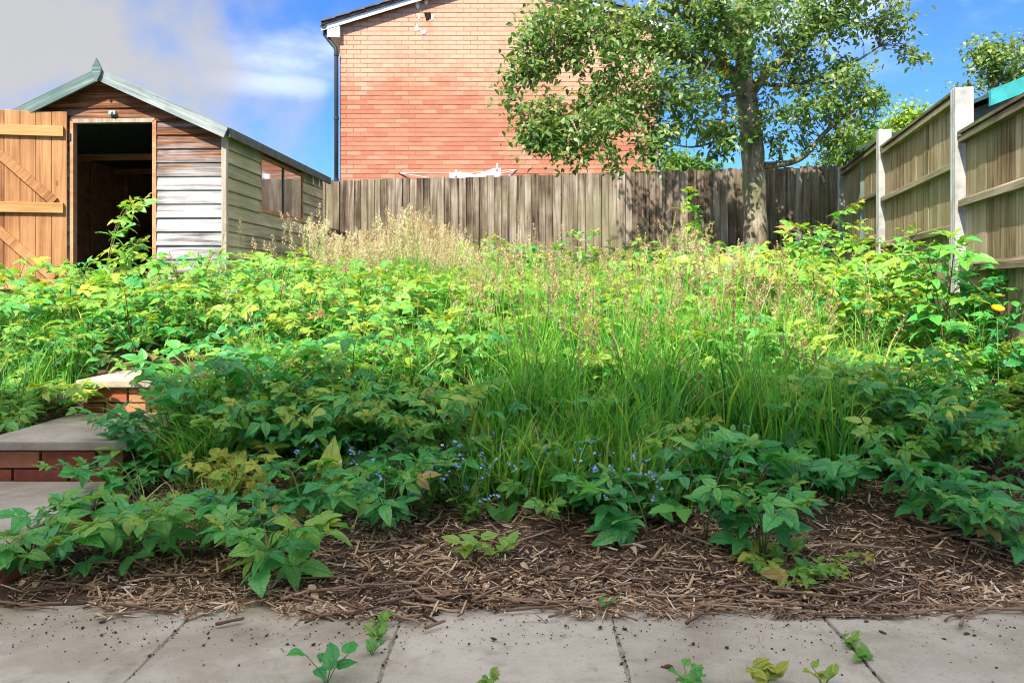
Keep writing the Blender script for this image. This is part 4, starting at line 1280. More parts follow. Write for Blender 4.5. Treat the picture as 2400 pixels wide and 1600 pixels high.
sow(3200, -0.15, 1.35, 3.22, 4.5, 0.24, 0.68, 0.0052, 0.36, 1, k=55, spread=0.045, bend=(0.05, 0.8))
sow(1900, -0.20, 0.85, 3.08, 3.5, 0.14, 0.38, 0.0056, 0.5, 2, k=24, spread=0.04)
sow(1900, -0.45, 1.75, 4.2, 6.4, 0.26, 0.64, 0.0046, 0.46, 3, k=55, spread=0.05, bend=(0.05, 0.7))
sow(3800, -1.9, 0.4, 5.6, 8.6, 0.30, 0.56, 0.005, 0.5, 4, k=30, bend=(0.05, 0.5))
sow(3000, -0.2, 2.2, 6.0, 8.8, 0.28, 0.55, 0.005, 0.55, 41)
sow(800, -2.85, -2.25, 3.7, 5.0, 0.2, 0.50, 0.0028, 0.36, 5, k=40, spread=0.04)
sow(900, -1.42, -1.12, 3.3, 4.5, 0.22, 0.46, 0.0036, 0.42, 6, k=90, spread=0.035, bend=(0.5, 1.1))
sow(520, -1.4, -0.2, 3.5, 5.2, 0.26, 0.60, 0.0038, 0.5, 62, k=45, spread=0.045, bend=(0.1, 0.8))
sow(700, 1.2, 2.5, 3.9, 5.6, 0.26, 0.60, 0.0038, 0.5, 63, k=45, spread=0.045, bend=(0.1, 0.8))
sow(620, -1.56, -1.36, 3.62, 4.06, 0.30, 0.56, 0.0040, 0.50, 61, k=60, spread=0.035, bend=(0.4, 1.1), anywhere=True)
sow(160, -1.45, -1.0, 2.7, 3.1, 0.16, 0.34, 0.003, 0.5, 7, k=14, spread=0.02, bend=(0.5, 1.1))
sow(500, 1.3, 2.6, 4.2, 5.2, 0.15, 0.34, 0.004, 0.6, 8)
sow(2600, -3.4, 3.0, 4.2, 7.5, 0.08, 0.22, 0.004, 0.6, 9, k=15, spread=0.15)
Vs, Qs, Ts, Cs, n = [], [], [], [], 0
for v, q, t, c in gs:
    Vs.append(v); Qs.append(q + n); Ts.append(t + n); Cs.append(c); n += len(v)
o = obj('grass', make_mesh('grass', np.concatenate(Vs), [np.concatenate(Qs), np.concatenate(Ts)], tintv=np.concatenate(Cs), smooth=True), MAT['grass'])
tag(o, 'long green grass growing through the brambles on the bank', 'grass', kind='stuff')


def panicles(specs, seed):
    """flowering grass: stalk ribbons and loose heads of tiny spikelets"""
    r2 = np.random.default_rng(seed)
    SV, SF, ST, HV, HT = [], [], [], [], []
    ns = 0
    for (x, y, h, hl, nsp, tone, rad) in specs:
        z = float(gz(x, y)); a_ = r2.uniform(0, 2 * PI); b_ = r2.uniform(0.05, 0.28)
        d = np.array((math.cos(a_), math.sin(a_), 0.0)); fa = r2.uniform(0, PI); sd = np.array((math.cos(fa), math.sin(fa), 0)) * 0.0013
        t = np.linspace(0, 1, 6)[:, None]
        c = np.array((x, y, z)) + d * (b_ * h * t ** 2) + np.array((0, 0, h)) * (t - 0.08 * b_ * t ** 3)
        v = np.empty((12, 3)); v[0::2] = c - sd; v[1::2] = c + sd
        SV.append(v); SF += [(ns + 2 * i, ns + 2 * i + 1, ns + 2 * i + 3, ns + 2 * i + 2) for i in range(5)]; ns += 12
        ST.append(np.full(12, 0.55 + r2.normal(0, 0.12)))
        u = r2.random(nsp) ** 0.9
        cen = c[-1] - (c[-1] - c[-3]) / np.linalg.norm(c[-1] - c[-3]) * (hl * (1 - u))[:, None]
        rr = rad * (1 - u) ** 0.6 * r2.uniform(0.15, 1.0, nsp) + 0.002
        w = r2.uniform(0, 2 * PI, nsp)
        cen = cen + np.stack([np.cos(w) * rr, np.sin(w) * rr, r2.uniform(-0.2, 0.5, nsp) * rr - 0.25 * rr], 1)
        dr = np.stack([np.cos(w) * 0.6, np.sin(w) * 0.6, r2.uniform(0.2, 1.0, nsp)], 1); dr /= np.linalg.norm(dr, axis=1)[:, None]
        sx = np.cross(dr, r2.normal(size=(nsp, 3))); sx /= np.linalg.norm(sx, axis=1)[:, None]
        ln_ = r2.uniform(0.006, 0.011, nsp)[:, None]; wd = ln_ * 0.36
        q = np.stack([cen - dr * ln_, cen + sx * wd, cen + dr * ln_, cen - sx * wd], 1)
        HV.append(q.reshape(-1, 3)); HT.append(np.repeat(tone + r2.normal(0, 0.14, nsp), 4))
    HV = np.concatenate(HV)
    return (np.concatenate(SV), np.array(SF), np.concatenate(ST)), (HV, np.arange(len(HV)).reshape(-1, 4), np.concatenate(HT))


spec = []
r2 = np.random.default_rng(77)


def heads(n, x0, x1, y0, y1, h0, h1, tone, rad=0.028, nsp=48, hl=(0.09, 0.17)):
    for _ in range(n):
        x, y = r2.uniform(x0, x1), r2.uniform(y0, y1)
        if free(x, y): spec.append((x, y, r2.uniform(h0, h1) * (1 + 0.14 * math.sin(x * 6.3 + 1) + 0.08 * math.sin(x * 15 + y * 3)), r2.uniform(*hl), nsp, tone + r2.normal(0, 0.15), rad * r2.uniform(0.6, 1.3)))


heads(620, -1.8, -0.35, 6.8, 8.2, 0.50, 0.78, 0.8, 0.04, 60)
heads(130, -1.45, -0.6, 7.0, 8.0, 0.62, 0.82, 0.3, 0.03, 55)
heads(45, -0.5, 1.0, 5.8, 7.8, 0.42, 0.62, 0.55, 0.035, 50)
heads(85, 1.25, 1.75, 5.3, 6.4, 0.46, 0.70, 0.75, 0.04, 60)
heads(170, -0.3, 1.5, 4.1, 6.0, 0.42, 0.66, 0.35, 0.026, 40)
heads(60, 0.7, 2.0, 4.0, 5.4, 0.42, 0.66, 0.4, 0.026, 40)
heads(60, 0.0, 1.4, 3.5, 4.3, 0.40, 0.62, 0.2, 0.02, 40)
heads(110, -0.3, 1.7, 4.0, 6.4, 0.48, 0.76, 0.3, 0.014, 34)
heads(40, -2.1, -0.5, 4.2, 6.2, 0.45, 0.70, 0.3, 0.014, 30)
heads(34, -2.2, -0.6, 4.4, 6.4, 0.36, 0.56, 0.6, 0.02, 30)
heads(24, 1.8, 2.7, 4.6, 6.0, 0.35, 0.6, 0.5, 0.02, 30)
heads(20, -2.2, -1.6, 6.6, 8.8, 0.5, 0.85, 0.5, 0.03)
(sv, sf, st_), (hv, hf, ht) = panicles(spec, 5)
o = obj('grass_stalks', make_mesh('grass_stalks', sv, [sf], tintv=st_), MAT['grass']); tag(o, 'thin upright stalks of the flowering grass', 'grass', kind='stuff')
o = obj('grass_seed_heads', make_mesh('grass_seed_heads', hv, [hf], tintv=ht), MAT['seed']); tag(o, 'feathery tan seed heads of the flowering grass', 'seed heads', kind='stuff')

# low weeds under everything: small round leaves
r2 = np.random.default_rng(12)
n = 9000
wx = r2.uniform(-3.6, 3.2, n); wy = r2.uniform(3.3, 9.0, n) 
ok = np.array([free(a_, b_) for a_, b_ in zip(wx, wy)]) & (np.abs(wx / wy) < 0.70)
wx, wy = wx[ok], wy[ok]; n = len(wx)
v, f, u = leaflet(0.05, 0.018, 3, 2, 0, 0.6, 0.2, r2)
Rm = np.stack([frame(r2.uniform(0, 2 * PI), r2.uniform(-0.2, 0.6), (r2.normal(0, .3), -0.4 + r2.normal(0, .3), 1)) * r2.uniform(0.6, 1.5) for _ in range(n)])
A = repeat(v, [f], Rm, np.stack([wx, wy, gz(wx, wy) + r2.uniform(0.0, 0.16, n)], 1), u, np.clip(0.45 + r2.normal(0, .15, n), 0, 1))
o = obj('undergrowth', make_mesh('undergrowth', A[0], A[1], A[2], A[3], smooth=True), MAT['bush_leaf'])
tag(o, 'small-leaved ground weeds covering the soil under the brambles', 'weeds', kind='stuff')

# ------------------------------------------------------------------ forget-me-nots
fl = MB()
for k in range(5):
    w = 2 * PI * k / 5
    fl.add([(0, 0, 0)] + [(0.0048 * math.cos(w + q) * s, 0.0048 * math.sin(w + q) * s, 0.0006) for q, s in ((-0.5, 0.7), (-0.25, 1.1), (0.25, 1.1), (0.5, 0.7))], [(0, 1, 2, 3, 4)], 0.4)
fl_me = fl.mesh('flower')
lv, lf, lu = leaflet(0.055, 0.008, 4, 2, 0, 0.7, 0.2, r2)
flabel = 'forget-me-not with tiny blue flowers in front of the grass'
fspots = [(700, 3.2), (800, 3.1), (930, 3.05), (1000, 3.05), (1090, 3.05), (1050, 3.15), (1200, 3.1), (1180, 3.25), (1330, 3.05), (1450, 3.05), (1520, 3.15), (1580, 3.1), (1640, 3.15), (1720, 3.2), (1560, 3.0), (960, 3.25), (1400, 3.0), (1100, 2.98), (870, 3.2), (1480, 2.95)]
fsrc = []
for k in range(4):
    r3 = np.random.default_rng(60 + k); b = MB(); lvs = []; flw = []
    for s_ in range(9):
        a_ = r3.uniform(0, 2 * PI); R_ = r3.uniform(0.03, 0.13); H_ = r3.uniform(0.10, 0.22)
        t = np.linspace(0, 1, 5)
        P = np.stack([R_ * t * math.cos(a_), R_ * t * math.sin(a_), H_ * t ** 0.8], 1)
        b.tube(P, 0.0011, 4)
        for q in range(7):
            lvs.append((frame(r3.uniform(0, 2 * PI), r3.uniform(0, 0.7), (0, -0.4, 1)) * r3.uniform(0.6, 1.1), P[int(r3.integers(0, 4))]))
        for q in range(int(r3.integers(2, 6))):
            flw.append((frame(r3.uniform(0, 2 * PI), r3.uniform(-.3, .3), (r3.normal(0, .4), -0.8, 0.8)) * r3.uniform(0.8, 1.25), P[-1] + r3.normal(0, 0.006, 3)))
    st_me = b.mesh('stem'); st_me.materials.append(MAT['green_stem'])
    A = repeat(lv, [lf], np.stack([l[0] for l in lvs]), np.stack([l[1] for l in lvs]), lu, np.full(len(lvs), 0.32))
    f_me = make_mesh('foliage', A[0], A[1], A[2], A[3], smooth=True); f_me.materials.append(MAT['bush_leaf'])
    vs_ = np.array([v_.co[:] for v_ in fl_me.vertices]); pf = np.array([list(p_.vertices) for p_ in fl_me.polygons])
    A = repeat(vs_, [pf], np.stack([l[0] for l in flw]), np.stack([l[1] for l in flw]), None, r3.random(len(flw)))
    p_me = make_mesh('flowers', A[0], A[1], None, A[3]); p_me.materials.append(MAT['blue_petal'])
    fsrc.append((st_me, f_me, p_me))
for i, (px, Y) in enumerate(fspots):
    x = at(px, Y); e = empty('forget_me_not', (x, Y, float(gz(x, Y)) - 0.01), random.uniform(0, 6)); s_ = random.uniform(0.9, 1.25); e.scale = (s_, s_, s_)
    tag(e, flabel, 'flower', 'forget-me-nots in front of the grass')
    a_, b_, c_ = fsrc[i % 4]
    obj('stem', a_, None, e); q = obj('foliage', b_, None, e); q['kind'] = 'stuff'; q = obj('flowers', c_, None, e); q['kind'] = 'stuff'

# ------------------------------------------------------------------ dock, poppy, seedlings in the joints


def big_leaf(L_, Wd, droop, wave):
    V, U = [], []; nl, na = 16, 8
    for i in range(nl + 1):
        t = i / nl
        w = Wd * max(0.05, math.sin(PI * (0.08 + 0.92 * t) ** 0.85)) if t < 1 else 0.002
        for j in range(na + 1):
            s_ = -1 + 2 * j / na
            V.append((s_ * w, L_ * t, -droop * L_ * t ** 2 + 0.12 * w * abs(s_) + wave * math.sin(t * 34 + (1.5 if s_ > 0 else 0)) * s_ ** 2)); U.append((0.5 + s_ / 2, t))
    Q = [(i * (na + 1) + j, i * (na + 1) + j + 1, (i + 1) * (na + 1) + j + 1, (i + 1) * (na + 1) + j) for i in range(nl) for j in range(na)]
    return make_mesh('leaf', V, [np.array(Q)], uv=U, smooth=True)


Yd = 3.06; xd = at(762, Yd)
e = empty('dock_plant', (xd, Yd, float(gz(xd, Yd)) - 0.01)); tag(e, 'dock plant with one tall crinkled yellow-green leaf among the brambles', 'plant')
for k, (az_, pt, L_, W_, t) in enumerate([(0.15, 1.25, 0.26, 0.052, 0.78), (-2.0, 0.25, 0.22, 0.055, 0.35), (2.4, 0.35, 0.22, 0.05, 0.4), (1.2, 0.9, 0.2, 0.045, 0.55)]):
    me = big_leaf(L_, W_, 0.12 if k == 0 else 0.35, 0.006); me.materials.append(MAT['bramble'])
    R = frame(az_, pt, (0.0, -1.0, 0.55))
    o = obj('leaf', me, None, e, mtx=m4(R, (0, 0, 0.02), 1.0)); o.color = (t, 0, 0, 1)
for j, (px, Y, lab) in enumerate([(905, 3.35, 'young dock with upright blunt leaves left of the forget-me-nots'), (1180, 3.0, 'narrow-leaved seedling in front of the grass')]):
    x = at(px, Y); e = empty('dock_plant', (x, Y, float(gz(x, Y)) - 0.01)); tag(e, lab, 'plant')
    for k in range(4):
        me = big_leaf(0.15 - j * 0.05, 0.028 - j * 0.01, 0.25, 0.004); me.materials.append(MAT['bramble'])
        o = obj('leaf', me, None, e, mtx=m4(frame(k * 1.7 + j, 0.85, (0, -1, 0.6)), (0, 0, 0.01), 1.0)); o.color = (0.42, 0, 0, 1)
Yp = 4.0; xp = at(2337, Yp); zp = float(gz(xp, Yp)); zf = ZC + (HY - 728) / (FPX / Yp)
e = empty('yellow_poppy', (xp, Yp, zp)); tag(e, 'single orange-yellow poppy flower on a thin stem by the side fence', 'flower')
MB().tube([(0.01, 0, 0), (0.004, 0, (zf - zp) * 0.5), (0, 0, zf - zp)], 0.0018, 5).obj('stem', MAT['green_stem'], e)
for k in range(4):
    w = k * PI / 2 + 0.3; V = []; Q = []
    for i in range(5):
        for j in range(5):
            s_ = -1 + j / 2; t = i / 4; r_ = 0.030 * t
            V.append((r_ * math.cos(w + s_ * 0.85), r_ * math.sin(w + s_ * 0.85), 0.018 * t ** 1.5 + 0.003 * s_ * s_))
    Q = [(i * 5 + j, i * 5 + j + 1, i * 5 + j + 6, i * 5 + j + 5) for i in range(4) for j in range(4)]
    o = obj('petal', make_mesh('petal', V, [np.array(Q)], smooth=True), MAT['poppy'], e, (0, 0, zf - zp)); o.rotation_euler = (0.5, 0, 0)

SG = 'weeds in the paving joints'
seedl = [(765, 1.955, 0.07, 0.07, 4, 2, 'dark-leaved weed at the bottom edge left of the paving joint', 0.30),
         (890, 2.28, 0.03, 0.035, 4, 3, 'light green weed in the paving joint nearest the dock, top end', 0.6),
         (885, 2.20, 0.03, 0.035, 4, 3, 'light green weed halfway down the left paving joint', 0.55),
         (872, 2.11, 0.025, 0.04, 3, 2, 'single-leaved weed near the bottom of the left paving joint', 0.4),
         (1150, 1.94, 0.03, 0.03, 4, 3, 'pale weed tip at the bottom edge in the middle', 0.7),
         (1615, 1.935, 0.04, 0.045, 4, 3, 'dark-based weed at the bottom edge, first of the right group', 0.45),
         (1790, 1.935, 0.045, 0.05, 5, 4, 'bright yellow-green weed at the bottom edge, largest of the right group', 0.85),
         (1930, 1.94, 0.045, 0.035, 4, 3, 'small pale weed at the bottom edge left of the right paving joint', 0.75),
         (1990, 2.16, 0.025, 0.035, 4, 3, 'small green weed in the right paving joint, upper one', 0.6),
         (2020, 2.08, 0.02, 0.04, 4, 3, 'small green weed in the right paving joint, lower one', 0.55),
         (1100, 2.72, 0.06, 0.07, 4, 3, 'light green seedling alone on the bare mulch', 0.62),
         (1170, 2.72, 0.05, 0.06, 4, 3, 'reddish-tipped seedling on the bare mulch beside the lone one', 0.66),
         (1420, 2.40, 0.03, 0.03, 3, 2, 'tiny green sprout where mulch meets the paving', 0.5)]
sv_, sf_, su_ = leaflet(1.0, 0.30, 6, 2, 0.06, 0.5, 0.25, r2)
s_me = make_mesh('leaf', sv_, [sf_], uv=su_, smooth=True); s_me.materials.append(MAT['bramble'])
for i, (px, Y, h, sz, nst, nl, lab, t0) in enumerate(seedl):
    r3 = np.random.default_rng(400 + i); x = at(px, Y)
    z = float(gz(x, Y)) if Y > 2.45 else -0.004
    e = empty('weed', (x, Y, z)); tag(e, lab, 'weed', SG)
    b = MB()
    for s_ in range(nst):
        a_ = 2 * PI * s_ / nst + r3.uniform(0, 1); P = np.array([(0, 0, 0), (0.3 * h * math.cos(a_), 0.3 * h * math.sin(a_), h * 0.6), (0.7 * h * math.cos(a_), 0.7 * h * math.sin(a_), h * r3.uniform(.8, 1.1))])
        b.tube(P, 0.0012, 4)
        for q in range(nl):
            o = obj('leaf', s_me, None, e, mtx=m4(frame(a_ + r3.uniform(-1.2, 1.2), r3.uniform(-0.1, 0.8), (0, -0.5, 1)), P[1 + q % 2], sz * r3.uniform(0.6, 1.1))); o.color = (t0 + r3.normal(0, .06), 0, 0, 1)
    b.obj('stem', MAT['green_stem'], e)

# ------------------------------------------------------------------ mulch: chips, twigs, crumbs
r2 = np.random.default_rng(33)
n = 66000
cx_ = r2.uniform(-1.55, 3.0, n); cy_ = 2.33 + (r2.random(n) ** 1.35) * 2.3
edge = 2.35 + 0.045 * np.sin(cx_ * 4.1 + 1) + 0.04 * np.sin(cx_ * 9.3 + 2) + 0.03 * np.sin(cx_ * 23) + 0.02 * np.sin(cx_ * 57) + 0.05 * (cx_ < -0.6)
cy_ = np.where(cy_ < edge + r2.normal(0, 0.02, n), edge + np.abs(r2.normal(0, 0.10, n)) - (r2.random(n) < 0.06) * r2.exponential(0.05, n), cy_)
ok = ~((cx_ < SX1 + 0.03) & (cx_ > SX0)) & (np.abs(cx_ / cy_) < 0.68)
cx_, cy_ = cx_[ok], cy_[ok]; n = len(cx_)
Ls = np.exp(r2.normal(math.log(0.017), 0.8, n)).clip(0.004, 0.11); Wc = Ls ** 0.6 * r2.uniform(0.010, 0.028, n); Wc = Wc.clip(0.0011, 0.0042)
az_ = r2.uniform(0, PI, n); pt_ = r2.normal(0, 0.28, n); ro_ = r2.uniform(-0.8, 0.8, n)
ca, sa, cp, sp = np.cos(az_), np.sin(az_), np.cos(pt_), np.sin(pt_)
xv = np.stack([ca * cp, sa * cp, sp], 1)
up = np.stack([np.zeros(n), np.zeros(n), np.ones(n)], 1)
yv = np.cross(up, xv); yv /= np.linalg.norm(yv, axis=1)[:, None]; zv = np.cross(xv, yv)
y2 = yv * np.cos(ro_)[:, None] + zv * np.sin(ro_)[:, None]; z2 = np.cross(xv, y2)
Mx = np.stack([xv * Ls[:, None], y2 * Wc[:, None], z2 * (Wc * 0.6)[:, None]], 2)
tmpl = np.array([(-1, -.8, 0), (-1, .8, 0), (-.9, 0, .9), (0.05, -1, 0.25), (0.05, 1, .25), (0.05, 0, 1.3), (1, -.6, -.1), (1, .6, -.1), (.85, 0, .6)]) * np.array([.5, 1, 1])
tf = [np.array([(0, 3, 5, 2), (2, 5, 4, 1), (1, 4, 3, 0), (3, 6, 8, 5), (5, 8, 7, 4), (4, 7, 6, 3)]), np.array([(0, 2, 1), (6, 7, 8)])]
zz = np.where(cy_ < 2.46, np.maximum(gz(cx_, cy_), 0.003), gz(cx_, cy_)) + r2.uniform(0.0, 0.012, n)
tn = np.clip(r2.beta(1.5, 1.8, n) + 0.12 * np.sin(cx_ * 5) * np.sin(cy_ * 6), 0, 1)
A = repeat(tmpl, tf, Mx, np.stack([cx_, cy_, zz], 1), None, tn)
o = obj('mulch', make_mesh('mulch', A[0], A[1], None, A[3]), MAT['chip']); tag(o, 'brown bark and stalk mulch spread over the front of the bank', 'mulch', kind='stuff')

n = 420
lx = r2.uniform(-1.5, 2.6, n); ly = 2.40 + r2.random(n) ** 1.3 * 2.2
v, f, u = leaflet(0.034, 0.011, 4, 2, 0, 1.4, 0.5, r2)
Rm = np.stack([frame(r2.uniform(0, 2 * PI), r2.normal(0, .4), (r2.normal(0, .6), r2.normal(0, .6), 1)) * r2.uniform(0.5, 1.4) for _ in range(n)])
ok = ~((lx < SX1 + 0.03) & (lx > SX0)); lx, ly, Rm = lx[ok], ly[ok], Rm[ok]
A = repeat(v, [f], Rm, np.stack([lx, ly, gz(lx, ly) + 0.014], 1), u, r2.uniform(0.15, 0.8, len(lx)))
o = obj('dead_leaves', make_mesh('dead_leaves', A[0], A[1], A[2], A[3], smooth=True), MAT['chip']); tag(o, 'curled brown dead leaves lying among the mulch', 'leaf litter', kind='stuff')
TG = 'raked twigs along the edge of the paving'


def twig(L_, r_, seed, kink=0.06, fork=False):
    r3 = np.random.default_rng(seed); b = MB(); k = 8
    P = np.stack([np.linspace(-L_ / 2, L_ / 2, k), np.cumsum(r3.normal(0, kink * L_ / k, k)), np.cumsum(r3.normal(0, kink * L_ / k * 0.4, k))], 1)
    P[:, 1:] -= P[:, 1:].mean(0)
    R_ = r_ * np.linspace(1.0, 0.65, k) * (1 + r3.normal(0, 0.08, k))
    b.tube(P, R_, 7)
    if fork:
        Q = P[4] + np.stack([np.linspace(0, L_ * 0.32, 4), np.linspace(0, L_ * 0.22, 4), np.linspace(0, 0.01, 4)], 1)
        b.tube(Q, np.linspace(r_ * 0.7, r_ * 0.4, 4), 6)
    return b.mesh('twig', smooth=True)


def lay(me, px, Y, ang, lab, grp, h=0.014):
    x = at(px, Y); z = max(float(gz(x, Y)), 0.0) + h
    o = obj('twig', me, MAT['twig'], None, (x, Y, z)); o.rotation_euler = (random.uniform(-.2, .2), random.uniform(-.05, .05) - (0.16 * math.sin(ang) if Y > 2.5 else 0.0), ang)
    tag(o, lab, 'twig', grp); return o


special = [(538, 2.29, 0.075, 0.0055, 0.5, False, 'short reddish twig lying on the paving left of the left joint'),
           (935, 2.33, 0.16, 0.0060, -0.75, True, 'forked curved twig lying across the left paving joint'),
           (1000, 2.44, 0.11, 0.0075, -0.45, False, 'thick pale split twig beside the forked twig'),
           (1020, 2.27, 0.07, 0.006, 0.8, False, 'dark broken twig on the paving right of the forked twig'),
           (2070, 2.405, 0.17, 0.0075, 0.22, False, 'thick red-brown twig at the right end of the mulch edge'),
           (2310, 2.38, 0.26, 0.0060, -0.06, False, 'long straight red-brown twig at the right edge of the picture'),
           (2255, 2.29, 0.065, 0.0055, 0.95, False, 'short twig pointing off the mulch onto the paving at the right'),
           (1290, 2.66, 0.12, 0.005, 0.6, False, 'slanted brown twig on the bare mulch in the middle'),
           (1545, 2.72, 0.14, 0.0055, 1.0, False, 'dark twig leaning on the mulch below the drooping bramble'),
           (1750, 2.50, 0.16, 0.0045, -0.5, False, 'thin diagonal twig below the two-stemmed bramble'),
           (350, 2.42, 0.15, 0.0045, 0.2, False, 'long brown twig on the mulch edge below the corner bramble'),
           (690, 2.47, 0.09, 0.006, 0.75, False, 'pale thick twig right of the big veined bramble'),
           (1390, 2.40, 0.20, 0.004, -0.3, False, 'long thin twig on the mulch edge in the middle'),
           (1700, 2.415, 0.16, 0.0045, -0.12, False, 'straight twig on the mulch edge below the creeping bramble')]
for i, (px, Y, L_, r_, a_, fk, lab) in enumerate(special): lay(twig(L_, r_, 500 + i, 0.10 if not fk else 0.35, fk), px, Y, a_, lab, TG)
tm = [twig(0.07 + 0.014 * k, 0.0032 + 0.0005 * (k % 4), 600 + k, 0.12) for k in range(12)]
for i in range(170):
    px = random.uniform(60, 2390); Y = random.choice((random.gauss(2.42, 0.05), random.uniform(2.42, 2.9)))
    if px < 700 and random.random() < 0.5: continue
    if Y < 2.30: Y = 2.34
    lay(random.choice(tm), px, Y, random.gauss(0, 0.55), 'thin brown twig raked up along the mulch edge', TG, 0.015)

# soil crumbs dropped on the slabs
r2 = np.random.default_rng(91)
cr_me = []
for k in range(4):
    bmv = np.array([(math.cos(a_) * math.sin(p_), math.sin(a_) * math.sin(p_), math.cos(p_)) for p_ in (0.0, 0.8, 1.6, 2.4, PI) for a_ in np.linspace(0, 2 * PI, 7)[:-1]])
    bmv = bmv * (1 + r2.normal(0, 0.18, (len(bmv), 1))) * np.array((1.2, 0.9, 0.7))
    Q = [(i * 6 + j, (i + 1) * 6 + j, (i + 1) * 6 + (j + 1) % 6, i * 6 + (j + 1) % 6) for i in range(4) for j in range(6)]
    cr_me.append((bmv, np.array(Q)))
big_me = [make_mesh('soil_clod', v_, [q_]) for v_, q_ in cr_me]
for i in range(60):
    px = random.uniform(20, 2390); Y = 1.98 + 0.36 * random.random() ** 0.6
    o = obj('soil_clod', big_me[i % 4], MAT['soil'], None, (at(px, Y), Y, 0.0035)); s_ = min(0.008, 0.0032 * math.exp(random.gauss(0, 0.45))); o.scale = (s_ * random.uniform(0.8, 1.6), s_, s_ * 0.8); o.rotation_euler = (0, 0, random.uniform(0, 6))
    tag(o, 'small dark clod of soil dropped on the pale paving', 'soil clod', 'soil clods on the paving')
n = 900
px_ = r2.uniform(-20, 2420, n); yy_ = 2.36 - np.abs(r2.normal(0, 0.13, n)); yy_ = yy_.clip(1.9, 2.4)
s_ = np.exp(r2.normal(math.log(0.0013), 0.45, n)).clip(0.0005, 0.003)
A = repeat(cr_me[0][0], [cr_me[0][1]], np.eye(3)[None] * s_[:, None, None], np.stack([(px_ - CX) * yy_ / FPX, yy_, np.full(n, 0.003)], 1), None, np.zeros(n))
jx = -0.94 + 0.6 * r2.integers(-1, 5, 240) + r2.normal(0, 0.006, 240); jy = r2.uniform(1.9, 2.42, 240); jm = np.eye(3)[None] * np.exp(r2.normal(math.log(0.0019), 0.45, 240))[:, None, None]
jA = repeat(cr_me[1][0], [cr_me[1][1]], jm, np.stack([jx + 0.0105 * jy, jy, np.full(240, 0.0)], 1), None, np.zeros(240))
A = (np.concatenate([A[0], jA[0]]), [np.concatenate([A[1][0], jA[1][0] + len(A[0])])])
o = obj('soil_crumbs', make_mesh('soil_crumbs', A[0], A[1]), MAT['soil']); tag(o, 'fine dark soil crumbs scattered over the paving', 'crumbs', kind='stuff')
x = at(1898, 2.47); o = MB().box((-0.009, -0.004, 0), (0.009, 0.004, 0.008)).obj('plastic_scrap', MAT['yellow'], None, (x, 2.47, float(gz(x, 2.47)) + 0.012), bevel=0.002); tag(o, 'small yellow plastic scrap lying on the mulch', 'litter')
x = at(292, 2.52); o = MB().box((-0.017, -0.006, 0), (0.017, 0.006, 0.005)).obj('plastic_scrap', MAT['lilac'], None, (x, 2.52, float(gz(x, 2.52)) + 0.012), bevel=0.002); tag(o, 'pale lilac plastic scrap on the soil near the lowest step', 'litter')

# ------------------------------------------------------------------ trees


def tpx(px, py, Y): return np.array((at(px, Y), Y, ZC + (HY - py) * Y / FPX))


def smooth_path(P, n=14):
    P = np.asarray(P, float); t = np.linspace(0, len(P) - 1, n)
    out = []
    for u in t:
        i = min(int(u), len(P) - 2); f = u - i
        p0, p1, p2, p3 = P[max(i - 1, 0)], P[i], P[i + 1], P[min(i + 2, len(P) - 1)]
        out.append(0.5 * ((2 * p1) + (-p0 + p2) * f + (2 * p0 - 5 * p1 + 4 * p2 - p3) * f * f + (-p0 + 3 * p1 - 3 * p2 + p3) * f ** 3))
    return np.array(out)


def leaf_t(L_, Wd, curl):
    V = [(0, 0, 0), (-Wd, L_ * 0.38, 0.25 * Wd), (Wd, L_ * 0.38, 0.25 * Wd), (0, L_ * 0.4, -0.1 * Wd), (-Wd * .75, L_ * 0.72, 0.2 * Wd - curl), (Wd * .75, L_ * 0.72, 0.2 * Wd - curl), (0, L_ * 0.75, -curl), (0, L_, -curl * 2.4)]
    return np.array(V), [np.array([(1, 3, 6, 4), (3, 2, 5, 6)]), np.array([(0, 3, 1), (0, 2, 3), (4, 6, 7), (6, 5, 7)])]


